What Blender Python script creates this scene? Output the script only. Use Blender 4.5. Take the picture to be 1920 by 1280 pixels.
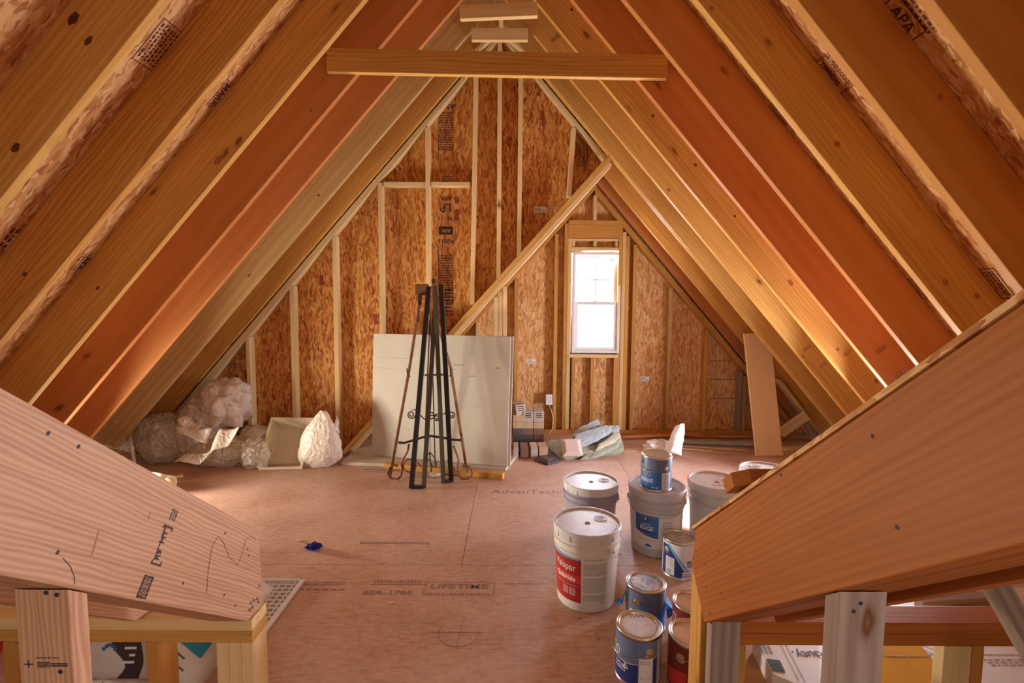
import bpy, bmesh, math, random
from mathutils import Vector, Matrix, noise
random.seed(7)
PI = math.pi
for o in list(bpy.data.objects): bpy.data.objects.remove(o)
scn = bpy.context.scene
COL = scn.collection
# ------------------------------------------------------------------ camera
RM = Matrix(((0.99997108, -0.00277641, 0.00708061), (0.00685659, -0.0737542, -0.99725288), (0.00329101, 0.99727259, -0.07373303)))
FPX = 898.2; EYE = Vector((0, 0, 1.3703))
cam = bpy.data.cameras.new('camera'); camo = bpy.data.objects.new('camera', cam); COL.objects.link(camo)
cam.sensor_width = 36.0; cam.lens = FPX / 1920 * 36; cam.clip_start = .02
r, d, f_ = RM[0], RM[1], RM[2]
camo.matrix_world = Matrix(((r[0], -d[0], -f_[0], EYE[0]), (r[1], -d[1], -f_[1], EYE[1]), (r[2], -d[2], -f_[2], EYE[2]), (0, 0, 0, 1)))
scn.camera = camo
vs = scn.view_settings
vs.view_transform = 'Standard'; vs.look = 'None'; vs.gamma = 1; vs.exposure = -0.12; vs.use_curve_mapping = False
# ------------------------------------------------------------------ daylight and added lamps
w = bpy.data.worlds.new('daylight'); scn.world = w; w.use_nodes = True
w.node_tree.nodes['Background'].inputs[0].default_value = (1.0, .84, .68, 1)
w.node_tree.nodes['Background'].inputs[1].default_value = .42
def area(name, loc, target, sx, sy, power, col, spread=180):
    l = bpy.data.lights.new(name, 'AREA'); l.shape = 'RECTANGLE'; l.size = sx; l.size_y = sy; l.energy = power; l.color = col; l.spread = math.radians(spread)
    o = bpy.data.objects.new(name, l); COL.objects.link(o); o.location = loc
    o.rotation_euler = (Vector(target) - Vector(loc)).to_track_quat('-Z', 'Y').to_euler()
    return o
area('gable_window_daylight', (.905, 5.34, 1.44), (.3, 2.4, .45), .56, 1.1, 240, (.76, .84, 1.0))
area('added_right_light', (2.45, 3.3, .42), (-1.4, 2.7, 1.5), .6, .5, 85, (.88, .90, 1.0), 150)  # added lamp hidden behind the right beam, brightens the left rafter undersides
area('added_left_light', (-3.0, 3.25, .22), (1.2, 2.7, 1.7), .4, .3, 54, (1.0, .94, .78), 104)  # added lamp hidden by the left beam, brightens the right rafter undersides
area('right_window_sun', (2.1, 3.5, 1.02), (1.30, 3.12, 0), .10, .10, 90, (.93, .95, 1.0), 15)
area('added_rear_light', (1.3, -.9, 1.35), (-.8, 1.3, .85), .9, .9, 7, (1.0, .82, .78), 100)  # added fill lamp behind the camera, brightens the left beam

# ------------------------------------------------------------------ points on real planes
def ray(x, y):
    return RM.transposed() @ Vector(((x - 960) / FPX, (y - 640) / FPX, 1))
def fl(x, y, z=0.0):
    d = ray(x, y); return EYE + d * ((z - EYE.z) / d.z)
def aY(x, y, Y):
    d = ray(x, y); return EYE + d * (Y / d.y)
def aX(x, y, X):
    d = ray(x, y); return EYE + d * (X / d.x)

# ------------------------------------------------------------------ materials
def newmat(name):
    m = bpy.data.materials.new(name); m.use_nodes = True
    nt = m.node_tree; b = nt.nodes['Principled BSDF']
    return m, nt, b
def N(nt, t, **kw):
    n = nt.nodes.new(t)
    for k, v in kw.items(): setattr(n, k, v)
    return n
def plain(name, col, rough=.5, metal=0.0, trans=0.0, bump=0.0, bscale=60, var=0.0, vscale=6, alpha=1.0, sub=0.0):
    m, nt, b = newmat(name); L = nt.links.new
    b.inputs['Base Color'].default_value = (*col, 1); b.inputs['Roughness'].default_value = rough; b.inputs['Metallic'].default_value = metal
    b.inputs['Transmission Weight'].default_value = trans; b.inputs['Alpha'].default_value = alpha
    tc = N(nt, 'ShaderNodeTexCoord')
    if var:
        n = N(nt, 'ShaderNodeTexNoise'); n.inputs['Scale'].default_value = vscale; n.inputs['Detail'].default_value = 6
        L(tc.outputs['Object'], n.inputs['Vector'])
        h = N(nt, 'ShaderNodeHueSaturation'); h.inputs['Color'].default_value = (*col, 1)
        mr = N(nt, 'ShaderNodeMapRange'); mr.inputs['From Min'].default_value = .3; mr.inputs['From Max'].default_value = .7
        mr.inputs['To Min'].default_value = 1 - var; mr.inputs['To Max'].default_value = 1 + var
        L(n.outputs['Fac'], mr.inputs['Value']); L(mr.outputs[0], h.inputs['Value']); L(h.outputs[0], b.inputs['Base Color'])
    if bump:
        n2 = N(nt, 'ShaderNodeTexNoise'); n2.inputs['Scale'].default_value = bscale; n2.inputs['Detail'].default_value = 5
        L(tc.outputs['Object'], n2.inputs['Vector'])
        bp = N(nt, 'ShaderNodeBump'); bp.inputs['Strength'].default_value = bump; bp.inputs['Distance'].default_value = .01
        L(n2.outputs['Fac'], bp.inputs['Height']); L(bp.outputs[0], b.inputs['Normal'])
    return m
def ramp(nt, stops):
    r = N(nt, 'ShaderNodeValToRGB'); e = r.color_ramp.elements
    while len(e) > len(stops): e.remove(e[-1])
    while len(e) < len(stops): e.new(.5)
    for i, (p, c) in enumerate(stops): e[i].position = p; e[i].color = (*c, 1) if len(c) == 3 else c
    return r
def wood(name, light, dark, freq=34, knot=(.16, .045, .012), knots=.45, dist=5.0, grain=.2, rough=.5, prof='SIN', broad=.55, fib=.6):
    m, nt, b = newmat(name); L = nt.links.new
    tc = N(nt, 'ShaderNodeTexCoord'); oi = N(nt, 'ShaderNodeObjectInfo')
    mul = N(nt, 'ShaderNodeVectorMath', operation='MULTIPLY_ADD')
    cmb = N(nt, 'ShaderNodeCombineXYZ')
    for i in range(3): L(oi.outputs['Random'], cmb.inputs[i])
    mul.inputs[1].default_value = (37, 11, 5); L(cmb.outputs[0], mul.inputs[0]); L(tc.outputs['Object'], mul.inputs[2])
    mp = N(nt, 'ShaderNodeMapping'); mp.inputs['Rotation'].default_value = (.5, 0, 0.012); mp.inputs['Scale'].default_value = (.16, 1, 1)
    L(mul.outputs[0], mp.inputs['Vector'])
    wv = N(nt, 'ShaderNodeTexWave', wave_type='BANDS', bands_direction='Y', wave_profile=prof)
    wv.inputs['Scale'].default_value = freq / 6.28; wv.inputs['Distortion'].default_value = dist; wv.inputs['Detail'].default_value = 1.5
    wv.inputs['Detail Scale'].default_value = .8
    L(mp.outputs[0], wv.inputs['Vector'])
    # fine fibre
    mp2 = N(nt, 'ShaderNodeMapping'); mp2.inputs['Scale'].default_value = (2.2, 85, 85); L(mul.outputs[0], mp2.inputs['Vector'])
    fn = N(nt, 'ShaderNodeTexNoise'); fn.inputs['Scale'].default_value = 1; fn.inputs['Detail'].default_value = 4; L(mp2.outputs[0], fn.inputs['Vector'])
    # broad tone
    mp3 = N(nt, 'ShaderNodeMapping'); mp3.inputs['Scale'].default_value = (1.1, 6, 6); L(mul.outputs[0], mp3.inputs['Vector'])
    bn = N(nt, 'ShaderNodeTexNoise'); bn.inputs['Scale'].default_value = 1; bn.inputs['Detail'].default_value = 3; L(mp3.outputs[0], bn.inputs['Vector'])
    s1 = N(nt, 'ShaderNodeMath', operation='MULTIPLY_ADD'); L(wv.outputs['Fac'], s1.inputs[0]); s1.inputs[1].default_value = grain; s1.inputs[2].default_value = .5 - grain / 2
    s2 = N(nt, 'ShaderNodeMath', operation='MULTIPLY_ADD'); L(fn.outputs['Fac'], s2.inputs[0]); s2.inputs[1].default_value = fib; L(s1.outputs[0], s2.inputs[2])
    s3 = N(nt, 'ShaderNodeMath', operation='MULTIPLY_ADD'); L(bn.outputs['Fac'], s3.inputs[0]); s3.inputs[1].default_value = broad; L(s2.outputs[0], s3.inputs[2])
    s4 = N(nt, 'ShaderNodeMath', operation='SUBTRACT'); L(s3.outputs[0], s4.inputs[0]); s4.inputs[1].default_value = (fib + broad) / 2
    s3 = s4
    rp = ramp(nt, [(.28, light), (.5, tuple(a * .6 + c * .4 for a, c in zip(light, dark))), (.78, dark)])
    L(s3.outputs[0], rp.inputs[0])
    # knots
    mp4 = N(nt, 'ShaderNodeMapping'); mp4.inputs['Scale'].default_value = (2.1, 5.2, 3); L(mul.outputs[0], mp4.inputs['Vector'])
    wn = N(nt, 'ShaderNodeTexNoise'); wn.inputs['Scale'].default_value = 3; L(mp4.outputs[0], wn.inputs['Vector'])
    ad = N(nt, 'ShaderNodeVectorMath', operation='MULTIPLY_ADD'); L(wn.outputs['Color'], ad.inputs[0]); ad.inputs[1].default_value = (.22, .22, .22); L(mp4.outputs[0], ad.inputs[2])
    vo = N(nt, 'ShaderNodeTexVoronoi'); vo.inputs['Scale'].default_value = 1; L(ad.outputs[0], vo.inputs['Vector'])
    kr = ramp(nt, [(0, (.6, .6, .6)), (.04, (.95, .95, .95)), (.065, (.5, .5, .5)), (.085, (.22, .22, .22)), (.13, (0, 0, 0))]); L(vo.outputs['Distance'], kr.inputs[0])
    sp = N(nt, 'ShaderNodeSeparateColor'); L(vo.outputs['Color'], sp.inputs[0])
    gt = N(nt, 'ShaderNodeMath', operation='LESS_THAN'); L(sp.outputs[0], gt.inputs[0]); gt.inputs[1].default_value = knots
    km = N(nt, 'ShaderNodeMath', operation='MULTIPLY'); L(kr.outputs[0], km.inputs[0]); L(gt.outputs[0], km.inputs[1])
    mx = N(nt, 'ShaderNodeMix', data_type='RGBA'); L(km.outputs[0], mx.inputs['Factor']); L(rp.outputs[0], mx.inputs['A']); mx.inputs['B'].default_value = (*knot, 1)
    hs = N(nt, 'ShaderNodeHueSaturation')
    vr = N(nt, 'ShaderNodeMapRange'); L(oi.outputs['Random'], vr.inputs['Value']); vr.inputs['To Min'].default_value = .9; vr.inputs['To Max'].default_value = 1.08
    L(vr.outputs[0], hs.inputs['Value']); L(mx.outputs['Result'], hs.inputs['Color'])
    L(hs.outputs[0], b.inputs['Base Color'])
    b.inputs['Roughness'].default_value = rough; b.inputs['Specular IOR Level'].default_value = .14
    bp = N(nt, 'ShaderNodeBump'); bp.inputs['Strength'].default_value = .12; bp.inputs['Distance'].default_value = .004
    L(s2.outputs[0], bp.inputs['Height']); L(bp.outputs[0], b.inputs['Normal'])
    return m
def osb(name, pal, axis='XZ', sc=1.0, rough=.6, contrast=1.0):
    # strands: three crossing layers of stretched cells, warped
    m, nt, b = newmat(name); L = nt.links.new
    tc = N(nt, 'ShaderNodeTexCoord')
    wn = N(nt, 'ShaderNodeTexNoise'); wn.inputs['Scale'].default_value = 7 * sc; wn.inputs['Detail'].default_value = 3; L(tc.outputs['Object'], wn.inputs['Vector'])
    ad = N(nt, 'ShaderNodeVectorMath', operation='MULTIPLY_ADD'); L(wn.outputs['Color'], ad.inputs[0]); ad.inputs[1].default_value = (.09, .09, .09); L(tc.outputs['Object'], ad.inputs[2])
    outs = []
    for i, (ang, a, c) in enumerate(((.15, 75, 13), (-.65, 62, 15), (.9, 85, 17), (-.25, 120, 30))):
        mp = N(nt, 'ShaderNodeMapping', vector_type='POINT')
        if axis == 'XZ': mp.inputs['Rotation'].default_value = (0, ang, 0); mp.inputs['Scale'].default_value = (a * sc, 20, c * sc)
        else: mp.inputs['Rotation'].default_value = (0, 0, ang); mp.inputs['Scale'].default_value = (c * sc, a * sc, 20)
        mp.inputs['Location'].default_value = (i * 3.7, i * 1.9, i * 2.3)
        L(ad.outputs[0], mp.inputs['Vector'])
        vo = N(nt, 'ShaderNodeTexVoronoi'); vo.inputs['Scale'].default_value = 1; L(mp.outputs[0], vo.inputs['Vector'])
        s = N(nt, 'ShaderNodeSeparateColor'); L(vo.outputs['Color'], s.inputs[0])
        outs.append((s, vo))
    # top layers cover lower ones where their random is high
    cur = outs[0][0].outputs[0]
    for s, vo in outs[1:]:
        g = N(nt, 'ShaderNodeMath', operation='GREATER_THAN'); L(s.outputs[1], g.inputs[0]); g.inputs[1].default_value = .62
        mx = N(nt, 'ShaderNodeMix', data_type='FLOAT'); L(g.outputs[0], mx.inputs[0]); L(cur, mx.inputs[2]); L(s.outputs[0], mx.inputs[3])
        cur = mx.outputs[0]
    mp2 = N(nt, 'ShaderNodeMapping'); mp2.inputs['Scale'].default_value = (180, 60, 30) if axis == 'XZ' else (30, 180, 60); L(ad.outputs[0], mp2.inputs['Vector'])
    fn = N(nt, 'ShaderNodeTexNoise'); fn.inputs['Scale'].default_value = 1; fn.inputs['Detail'].default_value = 3; L(mp2.outputs[0], fn.inputs['Vector'])
    bn = N(nt, 'ShaderNodeTexNoise'); bn.inputs['Scale'].default_value = 2.2; bn.inputs['Detail'].default_value = 3; L(tc.outputs['Object'], bn.inputs['Vector'])
    a1 = N(nt, 'ShaderNodeMath', operation='MULTIPLY_ADD'); L(fn.outputs['Fac'], a1.inputs[0]); a1.inputs[1].default_value = .45; L(cur, a1.inputs[2])
    a2 = N(nt, 'ShaderNodeMath', operation='MULTIPLY_ADD'); L(bn.outputs['Fac'], a2.inputs[0]); a2.inputs[1].default_value = .7; L(a1.outputs[0], a2.inputs[2])
    dv = N(nt, 'ShaderNodeMath', operation='MULTIPLY_ADD'); L(a2.outputs[0], dv.inputs[0]); dv.inputs[1].default_value = .62 * contrast; dv.inputs[2].default_value = .33 * (1 - contrast)
    rp = ramp(nt, pal); L(dv.outputs[0], rp.inputs[0]); L(rp.outputs[0], b.inputs['Base Color'])
    b.inputs['Roughness'].default_value = rough; b.inputs['Specular IOR Level'].default_value = .25
    bp = N(nt, 'ShaderNodeBump'); bp.inputs['Strength'].default_value = .25; bp.inputs['Distance'].default_value = .003
    L(a1.outputs[0], bp.inputs['Height']); L(bp.outputs[0], b.inputs['Normal'])
    return m
W = {}
W['gold'] = wood('golden_pine', (.66, .37, .105), (.44, .19, .036), freq=95, grain=.16, dist=9)
W['gold2'] = wood('coarse_golden_pine', (.60, .32, .08), (.37, .145, .026), freq=90, grain=.30, dist=11, prof='SAW')
W['red'] = wood('red_fir', (.60, .25, .085), (.44, .145, .038), freq=20, grain=.1, fib=.35)
W['orange'] = wood('orange_fir', (.62, .30, .08), (.46, .185, .038), freq=24, grain=.14, fib=.4)
W['tan'] = wood('greyish_pine', (.60, .40, .17), (.45, .26, .09), freq=40, grain=.2)
W['pale'] = wood('pale_spruce', (.80, .59, .31), (.62, .40, .17), freq=30, grain=.18, knots=.3)
W['pink'] = wood('pinkish_fir', (.66, .39, .235), (.45, .22, .115), freq=230, grain=.30, dist=7, knots=.3, fib=.55)
W['brown'] = wood('brown_fir', (.46, .15, .03), (.31, .082, .013), freq=150, grain=.14, dist=3, knots=.7, fib=.5)
W['grey'] = wood('weathered_spruce', (.42, .32, .26), (.25, .165, .13), freq=60, grain=.3)
W['ply'] = wood('pale_plywood', (.80, .56, .31), (.68, .43, .21), freq=10, grain=.1, knots=.12, dist=9, fib=.3)
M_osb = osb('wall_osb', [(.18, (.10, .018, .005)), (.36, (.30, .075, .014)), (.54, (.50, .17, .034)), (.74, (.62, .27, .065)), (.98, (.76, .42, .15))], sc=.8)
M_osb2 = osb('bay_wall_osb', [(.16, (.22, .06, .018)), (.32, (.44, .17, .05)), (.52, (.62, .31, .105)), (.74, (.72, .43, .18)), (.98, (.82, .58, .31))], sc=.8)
M_osbr = osb('roof_osb', [(.18, (.13, .028, .009)), (.34, (.34, .11, .03)), (.54, (.52, .22, .066)), (.74, (.64, .33, .12)), (.95, (.74, .45, .21))], axis='XY', sc=.75)
M_ink = plain('stamp_ink', (.035, .022, .03), .7)
M_inkred = plain('faded_brown_ink', (.10, .018, .018), .7)
M_inkfaint = plain('faded_grey_ink', (.25, .155, .145), .7)
M_pencil = plain('pencil', (.12, .07, .06), .7)

# ------------------------------------------------------------------ mesh helpers
def link(o, parent=None):
    COL.objects.link(o)
    if parent is not None:
        o.parent = parent
    return o
def tag(o, label=None, cat=None, group=None, kind=None):
    if label: o['label'] = label
    if cat: o['category'] = cat
    if group: o['group'] = group
    if kind: o['kind'] = kind
    return o
def empty(name, loc, rz=0):
    o = bpy.data.objects.new(name, None); COL.objects.link(o); o.location = loc; o.rotation_euler = (0, 0, rz); o.empty_display_size = .05
    return o
def mk(name, bm, mat, parent=None, smooth=False, mw=None, bev=0):
    me = bpy.data.meshes.new(name); bmesh.ops.recalc_face_normals(bm, faces=bm.faces[:]); bm.to_mesh(me); bm.free()
    for m in (mat if isinstance(mat, (list, tuple)) else [mat]): me.materials.append(m)
    if smooth:
        for p in me.polygons: p.use_smooth = True
    o = bpy.data.objects.new(name, me); link(o, parent)
    if mw is not None: o.matrix_world = mw if parent is None else mw
    if bev:
        b = o.modifiers.new('bevel', 'BEVEL'); b.width = bev; b.segments = 2; b.limit_method = 'ANGLE'
    return o
def setp(o, par):
    root = par; chain = []
    while root: chain.append(root); root = root.parent
    m = Matrix.Identity(4)
    for q in reversed(chain): m = m @ q.matrix_parent_inverse @ q.matrix_basis
    o.parent = par; o.matrix_parent_inverse = m.inverted(); return o
def frame(p, ax, up):
    """matrix with local X along ax, local Y near up (board width), Z thickness"""
    x = Vector(ax).normalized(); z = x.cross(Vector(up)).normalized(); y = z.cross(x)
    m = Matrix((x, y, z)).transposed().to_4x4(); m.translation = Vector(p); return m
def bx(bm, x0, x1, y0, y1, z0, z1, M=None):
    vs_ = [Vector((x, y, z)) for x in (x0, x1) for y in (y0, y1) for z in (z0, z1)]
    if M: vs_ = [M @ v for v in vs_]
    v = [bm.verts.new(c) for c in vs_]
    for q in ((0, 1, 3, 2), (4, 6, 7, 5), (0, 4, 5, 1), (2, 3, 7, 6), (0, 2, 6, 4), (1, 5, 7, 3)): bm.faces.new([v[i] for i in q])
def board(name, p0, p1, wd, th, up, mat, parent=None, bev=.0025, seg=1, warp=0):
    """a board whose axis runs p0-p1, width along up, centred"""
    p0 = Vector(p0); p1 = Vector(p1); M = frame(p0, p1 - p0, up); n = (p1 - p0).length
    bm = bmesh.new()
    if seg <= 1: bx(bm, 0, n, -wd / 2, wd / 2, -th / 2, th / 2)
    else:
        rings = []
        for i in range(seg + 1):
            t = i / seg; oy = warp * math.sin(t * 7 + p0.x * 9) ; oz = warp * .5 * math.sin(t * 5 + 1)
            rings.append([bm.verts.new((t * n, y + oy, z + oz)) for y, z in ((-wd / 2, -th / 2), (wd / 2, -th / 2), (wd / 2, th / 2), (-wd / 2, th / 2))])
        for a, b_ in zip(rings, rings[1:]):
            for k in range(4): bm.faces.new((a[k], a[(k + 1) % 4], b_[(k + 1) % 4], b_[k]))
        bm.faces.new(rings[0]); bm.faces.new(rings[-1][::-1])
    return mk(name, bm, mat, parent, mw=M, bev=bev)
def prism(name, poly, ext, ax, up, mat, parent=None, bev=.0025):
    """polygon in world space extruded by ext; local frame along the board for the grain"""
    poly = [Vector(p) for p in poly]; ext = Vector(ext); M = frame(poly[0], ax, up); I = M.inverted()
    bm = bmesh.new(); a = [bm.verts.new(I @ p) for p in poly]; b_ = [bm.verts.new(I @ (p + ext)) for p in poly]
    bm.faces.new(a); bm.faces.new(b_[::-1]); n = len(a)
    for i in range(n): bm.faces.new((a[i], a[(i + 1) % n], b_[(i + 1) % n], b_[i]))
    return mk(name, bm, mat, parent, mw=M, bev=bev)
def tube(bm, pts, r, n=8, cap=True, sq=None):
    pts = [Vector(p) for p in pts]; rings = []
    prev = None
    for i, p in enumerate(pts):
        t = (pts[min(i + 1, len(pts) - 1)] - pts[max(i - 1, 0)]).normalized()
        if prev is None:
            u = t.cross(Vector((0, 0, 1)));
            if u.length < .1: u = t.cross(Vector((0, 1, 0)))
        else: u = prev - t * prev.dot(t)
        u.normalize(); v = t.cross(u); prev = u
        rr = r[i] if isinstance(r, (list, tuple)) else r
        rings.append([bm.verts.new(p + (u * math.cos(2 * PI * k / n + PI / n) + v * math.sin(2 * PI * k / n + PI / n)) * rr) for k in range(n)])
    for a, b_ in zip(rings, rings[1:]):
        for k in range(n): bm.faces.new((a[k], a[(k + 1) % n], b_[(k + 1) % n], b_[k]))
    if cap: bm.faces.new(rings[0]); bm.faces.new(rings[-1][::-1])
def lathe(bm, prof, n=48, c=(0, 0, 0), close=False):
    rings = []
    for rr, z in prof:
        if rr < 1e-6: rings.append([bm.verts.new((c[0], c[1], c[2] + z))])
        else: rings.append([bm.verts.new((c[0] + rr * math.cos(2 * PI * k / n), c[1] + rr * math.sin(2 * PI * k / n), c[2] + z)) for k in range(n)])
    pr = list(zip(rings, rings[1:]))
    if close: pr.append((rings[-1], rings[0]))
    for a, b_ in pr:
        if len(a) == 1 and len(b_) == 1: continue
        for k in range(n):
            k2 = (k + 1) % n
            if len(a) == 1: bm.faces.new((a[0], b_[k2], b_[k]))
            elif len(b_) == 1: bm.faces.new((a[k], a[k2], b_[0]))
            else: bm.faces.new((a[k], a[k2], b_[k2], b_[k]))
def text_mesh(s, size, align='CENTER', bold=0.0, ext=.0004):
    cu = bpy.data.curves.new('t', 'FONT'); cu.body = s; cu.size = size; cu.align_x = align; cu.align_y = 'CENTER'; cu.offset = bold; cu.extrude = ext; cu.resolution_u = 3
    o = bpy.data.objects.new('t', cu); COL.objects.link(o)
    bpy.context.view_layer.update()
    me = bpy.data.meshes.new_from_object(o.evaluated_get(bpy.context.evaluated_depsgraph_get()))
    bpy.data.objects.remove(o); return me
def text(name, s, size, M, mat, parent=None, align='CENTER', bold=0.0, sx=1.0):
    me = text_mesh(s, size, align, bold); me.materials.clear(); me.materials.append(mat)
    o = bpy.data.objects.new(name, me); link(o, parent); o.matrix_world = M @ Matrix.Diagonal((sx, 1, 1, 1)); return o
def marks(name, M, rects, mat, parent=None, ext=.0004):
    """flat ink marks: bars (x0,x1,y0,y1) in a local XY plane"""
    bm = bmesh.new()
    for x0, x1, y0, y1 in rects: bx(bm, x0, x1, y0, y1, -ext, ext)
    return mk(name, bm, mat, parent, mw=M)
def box_outline(x0, x1, y0, y1, t):
    return [(x0, x1, y0, y0 + t), (x0, x1, y1 - t, y1), (x0, x0 + t, y0, y1), (x1 - t, x1, y0, y1)]
def scribble(x0, x1, y0, y1, n, rows, rnd):
    out = []
    for j in range(rows):
        y = y0 + (y1 - y0) * (j + .2) / rows; h = (y1 - y0) / rows * .5; x = x0
        while x < x1:
            wd = rnd.uniform(.2, 1) * (x1 - x0) / n; out.append((x, min(x + wd, x1), y, y + h)); x += wd + (x1 - x0) / n * .35
    return out

# ------------------------------------------------------------------ roof and wall planes
XA, ZA = -.096, 3.757
SL, SR = 1.1341, 1.1375
XL, XR = -2.2014, 2.0031
def zl(x): return EYE.z + SL * (x - XL)
def zr(x): return EYE.z + SR * (XR - x)
FXL = XL - EYE.z / SL; FXR = XR + EYE.z / SR
AX0, AZ0 = .853, 2.70                         # top of the bay's left slope
SB = 1.117
def zb(x): return AZ0 + SB * (x - AX0)
FXB = AX0 - AZ0 / SB
WY, BY = 4.35, 5.10                            # stud faces of gable wall and bay wall
D10 = .235
SH = .013
# floor: subfloor panels with fine joints
def floor_mat():
    m, nt, b = newmat('subfloor_panel'); L = nt.links.new
    tc = N(nt, 'ShaderNodeTexCoord')
    mp = N(nt, 'ShaderNodeMapping'); mp.inputs['Scale'].default_value = (14, 70, 1); L(tc.outputs['Object'], mp.inputs['Vector'])
    n1 = N(nt, 'ShaderNodeTexNoise'); n1.inputs['Scale'].default_value = 1; n1.inputs['Detail'].default_value = 6; n1.inputs['Roughness'].default_value = .65; L(mp.outputs[0], n1.inputs['Vector'])
    n2 = N(nt, 'ShaderNodeTexNoise'); n2.inputs['Scale'].default_value = 2.3; n2.inputs['Detail'].default_value = 6; L(tc.outputs['Object'], n2.inputs['Vector'])
    n3 = N(nt, 'ShaderNodeTexNoise'); n3.inputs['Scale'].default_value = 38; n3.inputs['Detail'].default_value = 4; L(tc.outputs['Object'], n3.inputs['Vector'])
    a = N(nt, 'ShaderNodeMath', operation='MULTIPLY_ADD'); L(n2.outputs['Fac'], a.inputs[0]); a.inputs[1].default_value = .8; L(n1.outputs['Fac'], a.inputs[2])
    a2 = N(nt, 'ShaderNodeMath', operation='MULTIPLY_ADD'); L(n3.outputs['Fac'], a2.inputs[0]); a2.inputs[1].default_value = .4; L(a.outputs[0], a2.inputs[2])
    rp = ramp(nt, [(.34, (.27, .125, .075)), (.47, (.45, .25, .17)), (.57, (.54, .335, .25)), (.72, (.62, .42, .34))])
    sc = N(nt, 'ShaderNodeMath', operation='MULTIPLY'); L(a2.outputs[0], sc.inputs[0]); sc.inputs[1].default_value = .5; L(sc.outputs[0], rp.inputs[0])
    L(rp.outputs[0], b.inputs['Base Color'])
    rr = N(nt, 'ShaderNodeMapRange'); L(n2.outputs['Fac'], rr.inputs['Value']); rr.inputs['To Min'].default_value = .33; rr.inputs['To Max'].default_value = .6
    L(rr.outputs[0], b.inputs['Roughness'])
    bp = N(nt, 'ShaderNodeBump'); bp.inputs['Strength'].default_value = .1; bp.inputs['Distance'].default_value = .003; L(a2.outputs[0], bp.inputs['Height']); L(bp.outputs[0], b.inputs['Normal'])
    return m
M_floor = floor_mat()
M_dark = plain('dark_joint', (.09, .04, .02), .9)
bm = bmesh.new()
g = .0014
rows = [-1.2, -.02, 1.2, 2.445, 3.60, 4.80, 5.9]
for j, (y0, y1) in enumerate(zip(rows, rows[1:])):
    x = -4.6 + (1.22 if j % 2 else 0)
    x += (-.25 + .0) - ((-4.6 + (1.22 if j % 2 else 0)) + 0) % 2.44 if False else 0
    xs = [-4.6] + [v for v in ([-2.69, -.25, 2.19] if j == 3 else [-3.9, -1.47, .97, 3.41])] + [4.6]
    for x0, x1 in zip(xs, xs[1:]): bx(bm, x0 + g, x1 - g, y0 + g, y1 - g, -.018, 0)
floor = mk('floor', bm, M_floor, bev=0); tag(floor, kind='structure')
bm = bmesh.new(); bx(bm, -4.6, 4.6, -1.2, 5.9, -.3, -.0185); o = mk('floor_joist_deck', bm, M_dark, floor)
# printing on the subfloor
rnd = random.Random(3)
def ftext(s, x, y, size, mat=M_inkfaint, bold=0.0, sx=1.25, nm='printed_text'):
    p = fl(x, y, .0006); M = Matrix.Translation(p); return text(nm, s, size, M, mat, floor, bold=bold, sx=sx)
ftext('LIFETIME', 861, 1099, .055, bold=.001, sx=1.35)
ftext('ESR-1785', 727, 1111, .045, bold=.0006, sx=1.35)
ftext('AdvanTech', 985, 922, .10, sx=1.1)
ftext('AdvanTech', 1005, 1017, .05, sx=1.1) if False else None
p = fl(861, 1103, .0006); marks('printed_box', Matrix.Translation(p), box_outline(-.17, .17, -.055, .055, .003) + scribble(-.15, .15, -.05, -.03, 16, 1, rnd), M_inkfaint, floor)
p = fl(745, 1093, .0006); marks('printed_lines', Matrix.Translation(p), scribble(-.12, .12, 0, .03, 14, 2, rnd) + [(-.13, .14, -.012, -.008)], M_inkfaint, floor)
p = fl(600, 1097, .0006); marks('printed_lines', Matrix.Translation(p), scribble(-.16, .13, -.045, -.02, 9, 1, rnd) + scribble(-.12, .12, .0, .035, 22, 2, rnd), M_inkfaint, floor)
p = fl(740, 1018, .0006); marks('printed_lines', Matrix.Translation(p), scribble(-.2, .2, -.01, .02, 26, 2, rnd), M_inkfaint, floor)
p = fl(985, 1096, .0006); marks('printed_lines', Matrix.Translation(p), scribble(-.1, .1, 0, .02, 18, 1, rnd), M_inkfaint, floor)
bm = bmesh.new(); cc = fl(860, 1185, .001)
tube(bm, [cc + Vector((.085 * math.cos(a), .085 * math.sin(a), 0)) for a in [math.radians(x) for x in range(150, 395, 8)]], .0008, 4)
tube(bm, [cc + Vector((-.11, .0, 0)), cc + Vector((.1, 0, 0))], .0008, 4); tube(bm, [cc + Vector((0, -.1, 0)), cc + Vector((.012, .08, 0))], .0008, 4)
mk('pencil_circle', bm, M_pencil, floor)
# joints and nail heads along the seams
bm = bmesh.new()
for k in range(60):
    q = Vector((rnd.uniform(-1.3, .9), rnd.choice((2.4, 2.49, 3.56, 3.65)) + rnd.uniform(-.02, .02), .0008))
    lathe(bm, [(.0035, 0), (0, .0004)], 6, q)
for k in range(16):
    q = Vector((-.245 + rnd.uniform(-.03, .03), 2.5 + k * .07, .0008)); lathe(bm, [(.004, 0), (0, .0004)], 6, q)
for k in range(46):
    q = Vector((rnd.uniform(-1.2, 1.2), rnd.uniform(1.6, 3.9), .0008)); lathe(bm, [(.0035 * rnd.uniform(.5, 1.2), 0), (0, .0004)], 5, q)
tag(mk('nail_heads', bm, M_pencil, floor), kind='stuff')

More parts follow.
